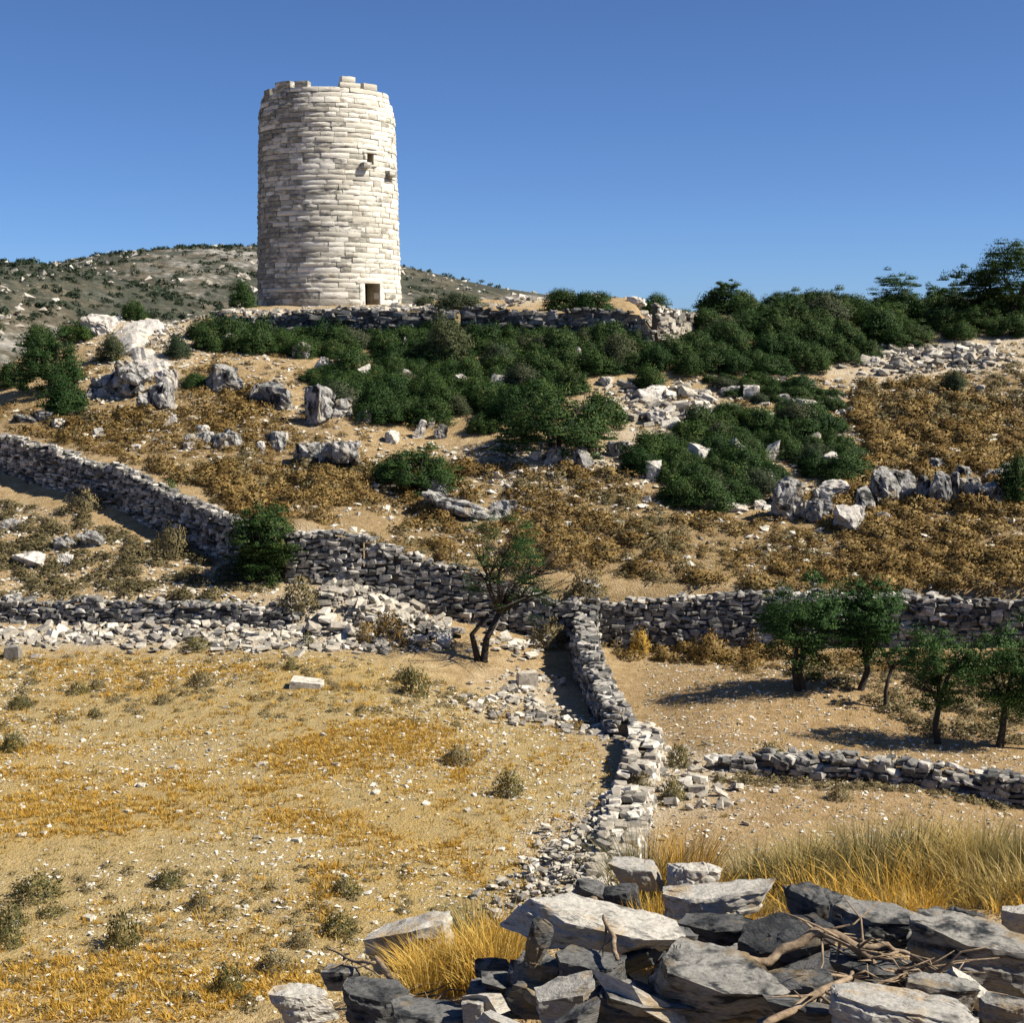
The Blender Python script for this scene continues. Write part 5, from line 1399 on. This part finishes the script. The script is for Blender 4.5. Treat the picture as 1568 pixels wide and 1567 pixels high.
for k_ in range(20):       # thin split slabs lying over one another
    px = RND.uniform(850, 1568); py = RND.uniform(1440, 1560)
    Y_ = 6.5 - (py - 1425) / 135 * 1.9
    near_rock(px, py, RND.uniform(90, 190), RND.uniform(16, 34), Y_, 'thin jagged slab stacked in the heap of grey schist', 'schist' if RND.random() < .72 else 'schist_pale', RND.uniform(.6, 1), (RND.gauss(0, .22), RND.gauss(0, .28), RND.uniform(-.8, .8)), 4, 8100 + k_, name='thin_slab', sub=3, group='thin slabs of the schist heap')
for k_ in range(46):       # smaller filler stones added under the slabs, dark to carry the crevice shade
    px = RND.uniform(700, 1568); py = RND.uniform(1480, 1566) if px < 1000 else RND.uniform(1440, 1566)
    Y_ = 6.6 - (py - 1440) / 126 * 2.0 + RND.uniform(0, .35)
    near_rock(px, py + 12, RND.uniform(34, 90), RND.uniform(18, 46), Y_, 'small filler stone darkening the crevices of the slab heap', 'schist' if RND.random() < .8 else 'schist_pale', RND.uniform(.6, 1), (RND.gauss(0, .25), RND.gauss(0, .25), RND.uniform(-1, 1)), 2, 7000 + k_, name='wedged_stone', sub=3, group='small stones in the slab heap')
# dead branches
def branch(pts, label, name='dead_branch', cat='branch', seed=1, wob=.02, twigs=0):
    P = [Vector((col_x(px, Y, ray_z(py, Y)), Y, ray_z(py, Y))) for px, py, Y, r in pts]
    R_ = [r * .72 * mppx(p[2]) for p, r in zip(pts, [q_[3] for q_ in pts])]
    # Catmull-Rom resample
    path, rad = [], []
    for i in range(len(P) - 1):
        p0, p1, p2, p3 = P[max(i - 1, 0)], P[i], P[i + 1], P[min(i + 2, len(P) - 1)]
        for k in range(5):
            f = k / 5
            path.append(.5 * ((2 * p1) + (p2 - p0) * f + (2 * p0 - 5 * p1 + 4 * p2 - p3) * f * f + (3 * p1 - p0 - 3 * p2 + p3) * f ** 3) + noise.noise_vector(Vector((i + f, seed, 0)) * 1.7) * wob)
            rad.append(R_[i] * (1 - f) + R_[i + 1] * f)
    path.append(P[-1]); rad.append(R_[-1])
    base = path[0].copy()
    e = empty(name, base)
    tag(e, label, cat)
    V, F = tube([p - base for p in path], rad, 8, seed)
    obj('limb', mk_mesh('limb', V, F, [M['wood']], True), e)
    g = random.Random(seed)
    for k in range(twigs):
        st = path[g.randrange(len(path) // 3, len(path))] - base
        d = Vector((g.uniform(-1, 1), g.uniform(-.6, .6), g.uniform(-.6, .35))).normalized() * g.uniform(.08, .3)
        m1 = st + d * .5 + Vector((g.uniform(-.03, .03), g.uniform(-.03, .03), g.uniform(-.03, .03)))
        V, F = tube([st, m1, st + d + Vector((0, 0, g.uniform(-.05, .03)))], [.006, .004, .0015], 5, k)
        obj('twig', mk_mesh('twig', V, F, [M['wood']], True), e)
branch([(1118, 1466, 5.3, 10), (1175, 1470, 5.3, 10), (1222, 1440, 5.35, 11), (1272, 1428, 5.35, 12), (1318, 1455, 5.3, 11), (1345, 1482, 5.3, 9), (1400, 1495, 5.2, 7), (1455, 1508, 5.2, 4)], 'thick bleached dead branch arched over the grey rocks', seed=3, twigs=46)
branch([(1315, 1455, 5.28, 8), (1350, 1448, 5.3, 6), (1385, 1462, 5.3, 5), (1405, 1470, 5.3, 2)], 'short dead side branch above the arched branch', seed=4, twigs=12)
branch([(1165, 1572, 4.5, 9), (1215, 1545, 4.6, 8), (1260, 1515, 4.8, 8), (1305, 1490, 5.0, 5)], 'dead branch rising from the bottom under the arched one', seed=5, twigs=14)
branch([(575, 1470, 6.6, 5), (595, 1490, 6.5, 8), (620, 1520, 6.3, 9), (660, 1535, 6.1, 8), (705, 1545, 5.9, 5)], 'dead root curving below the pale wedge rock', 'dead_root', 'root', seed=6, twigs=20)
branch([(498, 1450, 7.0, 2), (525, 1462, 6.9, 3), (545, 1470, 6.8, 3.5), (575, 1475, 6.7, 4)], 'thin dark dead twig above the outer slabs', 'dead_twig', 'twig', seed=7, twigs=6)
branch([(922, 1398, 5.8, 3), (930, 1420, 5.7, 5), (938, 1445, 5.6, 6), (945, 1470, 5.5, 5)], 'short dark stick leaning on the white slab', 'dead_stick', 'stick', seed=8, twigs=2)
branch([(905, 1379, 6.7, 7), (909, 1379, 6.6, 9), (909.5, 1379, 6.55, 8)], 'small round orange spot in the shaded gap, shaped as a stick end', 'orange_spot', 'stick', seed=9, wob=0)  # unidentified orange spot, built as a wooden stub

# tall dry grass and broom behind the rocks
def fg_pts(x0, x1, y0, y1, m, seed):
    g = np.random.default_rng(seed)
    px = g.uniform(x0, x1, m); Y = g.uniform(y0, y1, m)
    return np.c_[(px - CX) / FPX * (Y + .3), Y]
grass('tall golden dry grass standing behind the nearest rocks', fg_pts(960, 1640, 7.4, 8.9, 380, 1), 46, (.2, .40), 1.3, .003, 'straw', 101, segs=3, bend=1.0, name_tall=.45)
grass('orange dry grass mixed behind the nearest rocks', fg_pts(960, 1640, 7.2, 8.9, 80, 2), 40, (.2, .40), 1.3, .003, 'gold', 102, segs=3, bend=1.1, name_tall=.5)
grass('golden grass growing between the pale wedge and dark rocks', fg_pts(630, 790, 6.3, 7.2, 90, 3), 50, (.15, .32), .9, .0028, 'gold', 103, segs=3, bend=.9)
grass('orange grass tuft in the gap beside the long pale slab', fg_pts(975, 1030, 6.4, 6.9, 16, 4), 60, (.18, .3), .8, .0028, 'gold', 104, segs=3)
def broom(px, Y, w, h, label, seed, mk='broom', per=620):
    x, y, z = at(px, Y); s = mppx(Y); m = 1
    V, F, tt = blades(np.array([[0, 0, 0.]]), per, [h * s], [w * s * .7], [.0026], seed, w / h * .8, 3)
    o = obj('broom_shrub', mk_mesh('broom_shrub', V, F, [M[mk]], False, {'tint': tt}), None, (x, y, z - .03))
    tag(o, label, 'shrub')
for a in [(985, 8.1, 160, 165, 'dark green feathery broom beside the bright near wall', 1), (1225, 8.2, 160, 110, 'brown green feathery broom behind the smooth grey rock', 2), (1330, 8.3, 200, 130, 'tallest feathery broom in the dry grass', 3),
          (1400, 8.5, 180, 120, 'yellow green feathery broom beside the tallest one', 4), (1150, 8.4, 140, 110, 'faded broom in the dry grass behind the long slab', 5), (1500, 8.3, 160, 125, 'golden broom toward the picture edge', 6, 'straw'),
          (1050, 8.2, 120, 150, 'tawny broom behind the warm rounded rock', 7, 'gold'), (730, 7.7, 130, 130, 'dark olive broom behind the pale wedge rock', 8), (690, 7.6, 90, 100, 'smaller olive broom beside the wedge rock', 9), (1560, 8.1, 130, 115, 'dull broom at the picture edge above the large block', 10),
          (1275, 8.7, 160, 110, 'golden broom between the two darkest brooms', 11, 'straw'), (1450, 8.8, 170, 115, 'pale broom behind the small dark rounded stone', 12, 'straw')]:
    broom(*a)
print('objects', len(bpy.data.objects), 'tris', sum(len(m.loop_triangles) if m.loop_triangles else sum(len(p.vertices) - 2 for p in m.polygons) for m in bpy.data.meshes if len(m.polygons) < 400000))
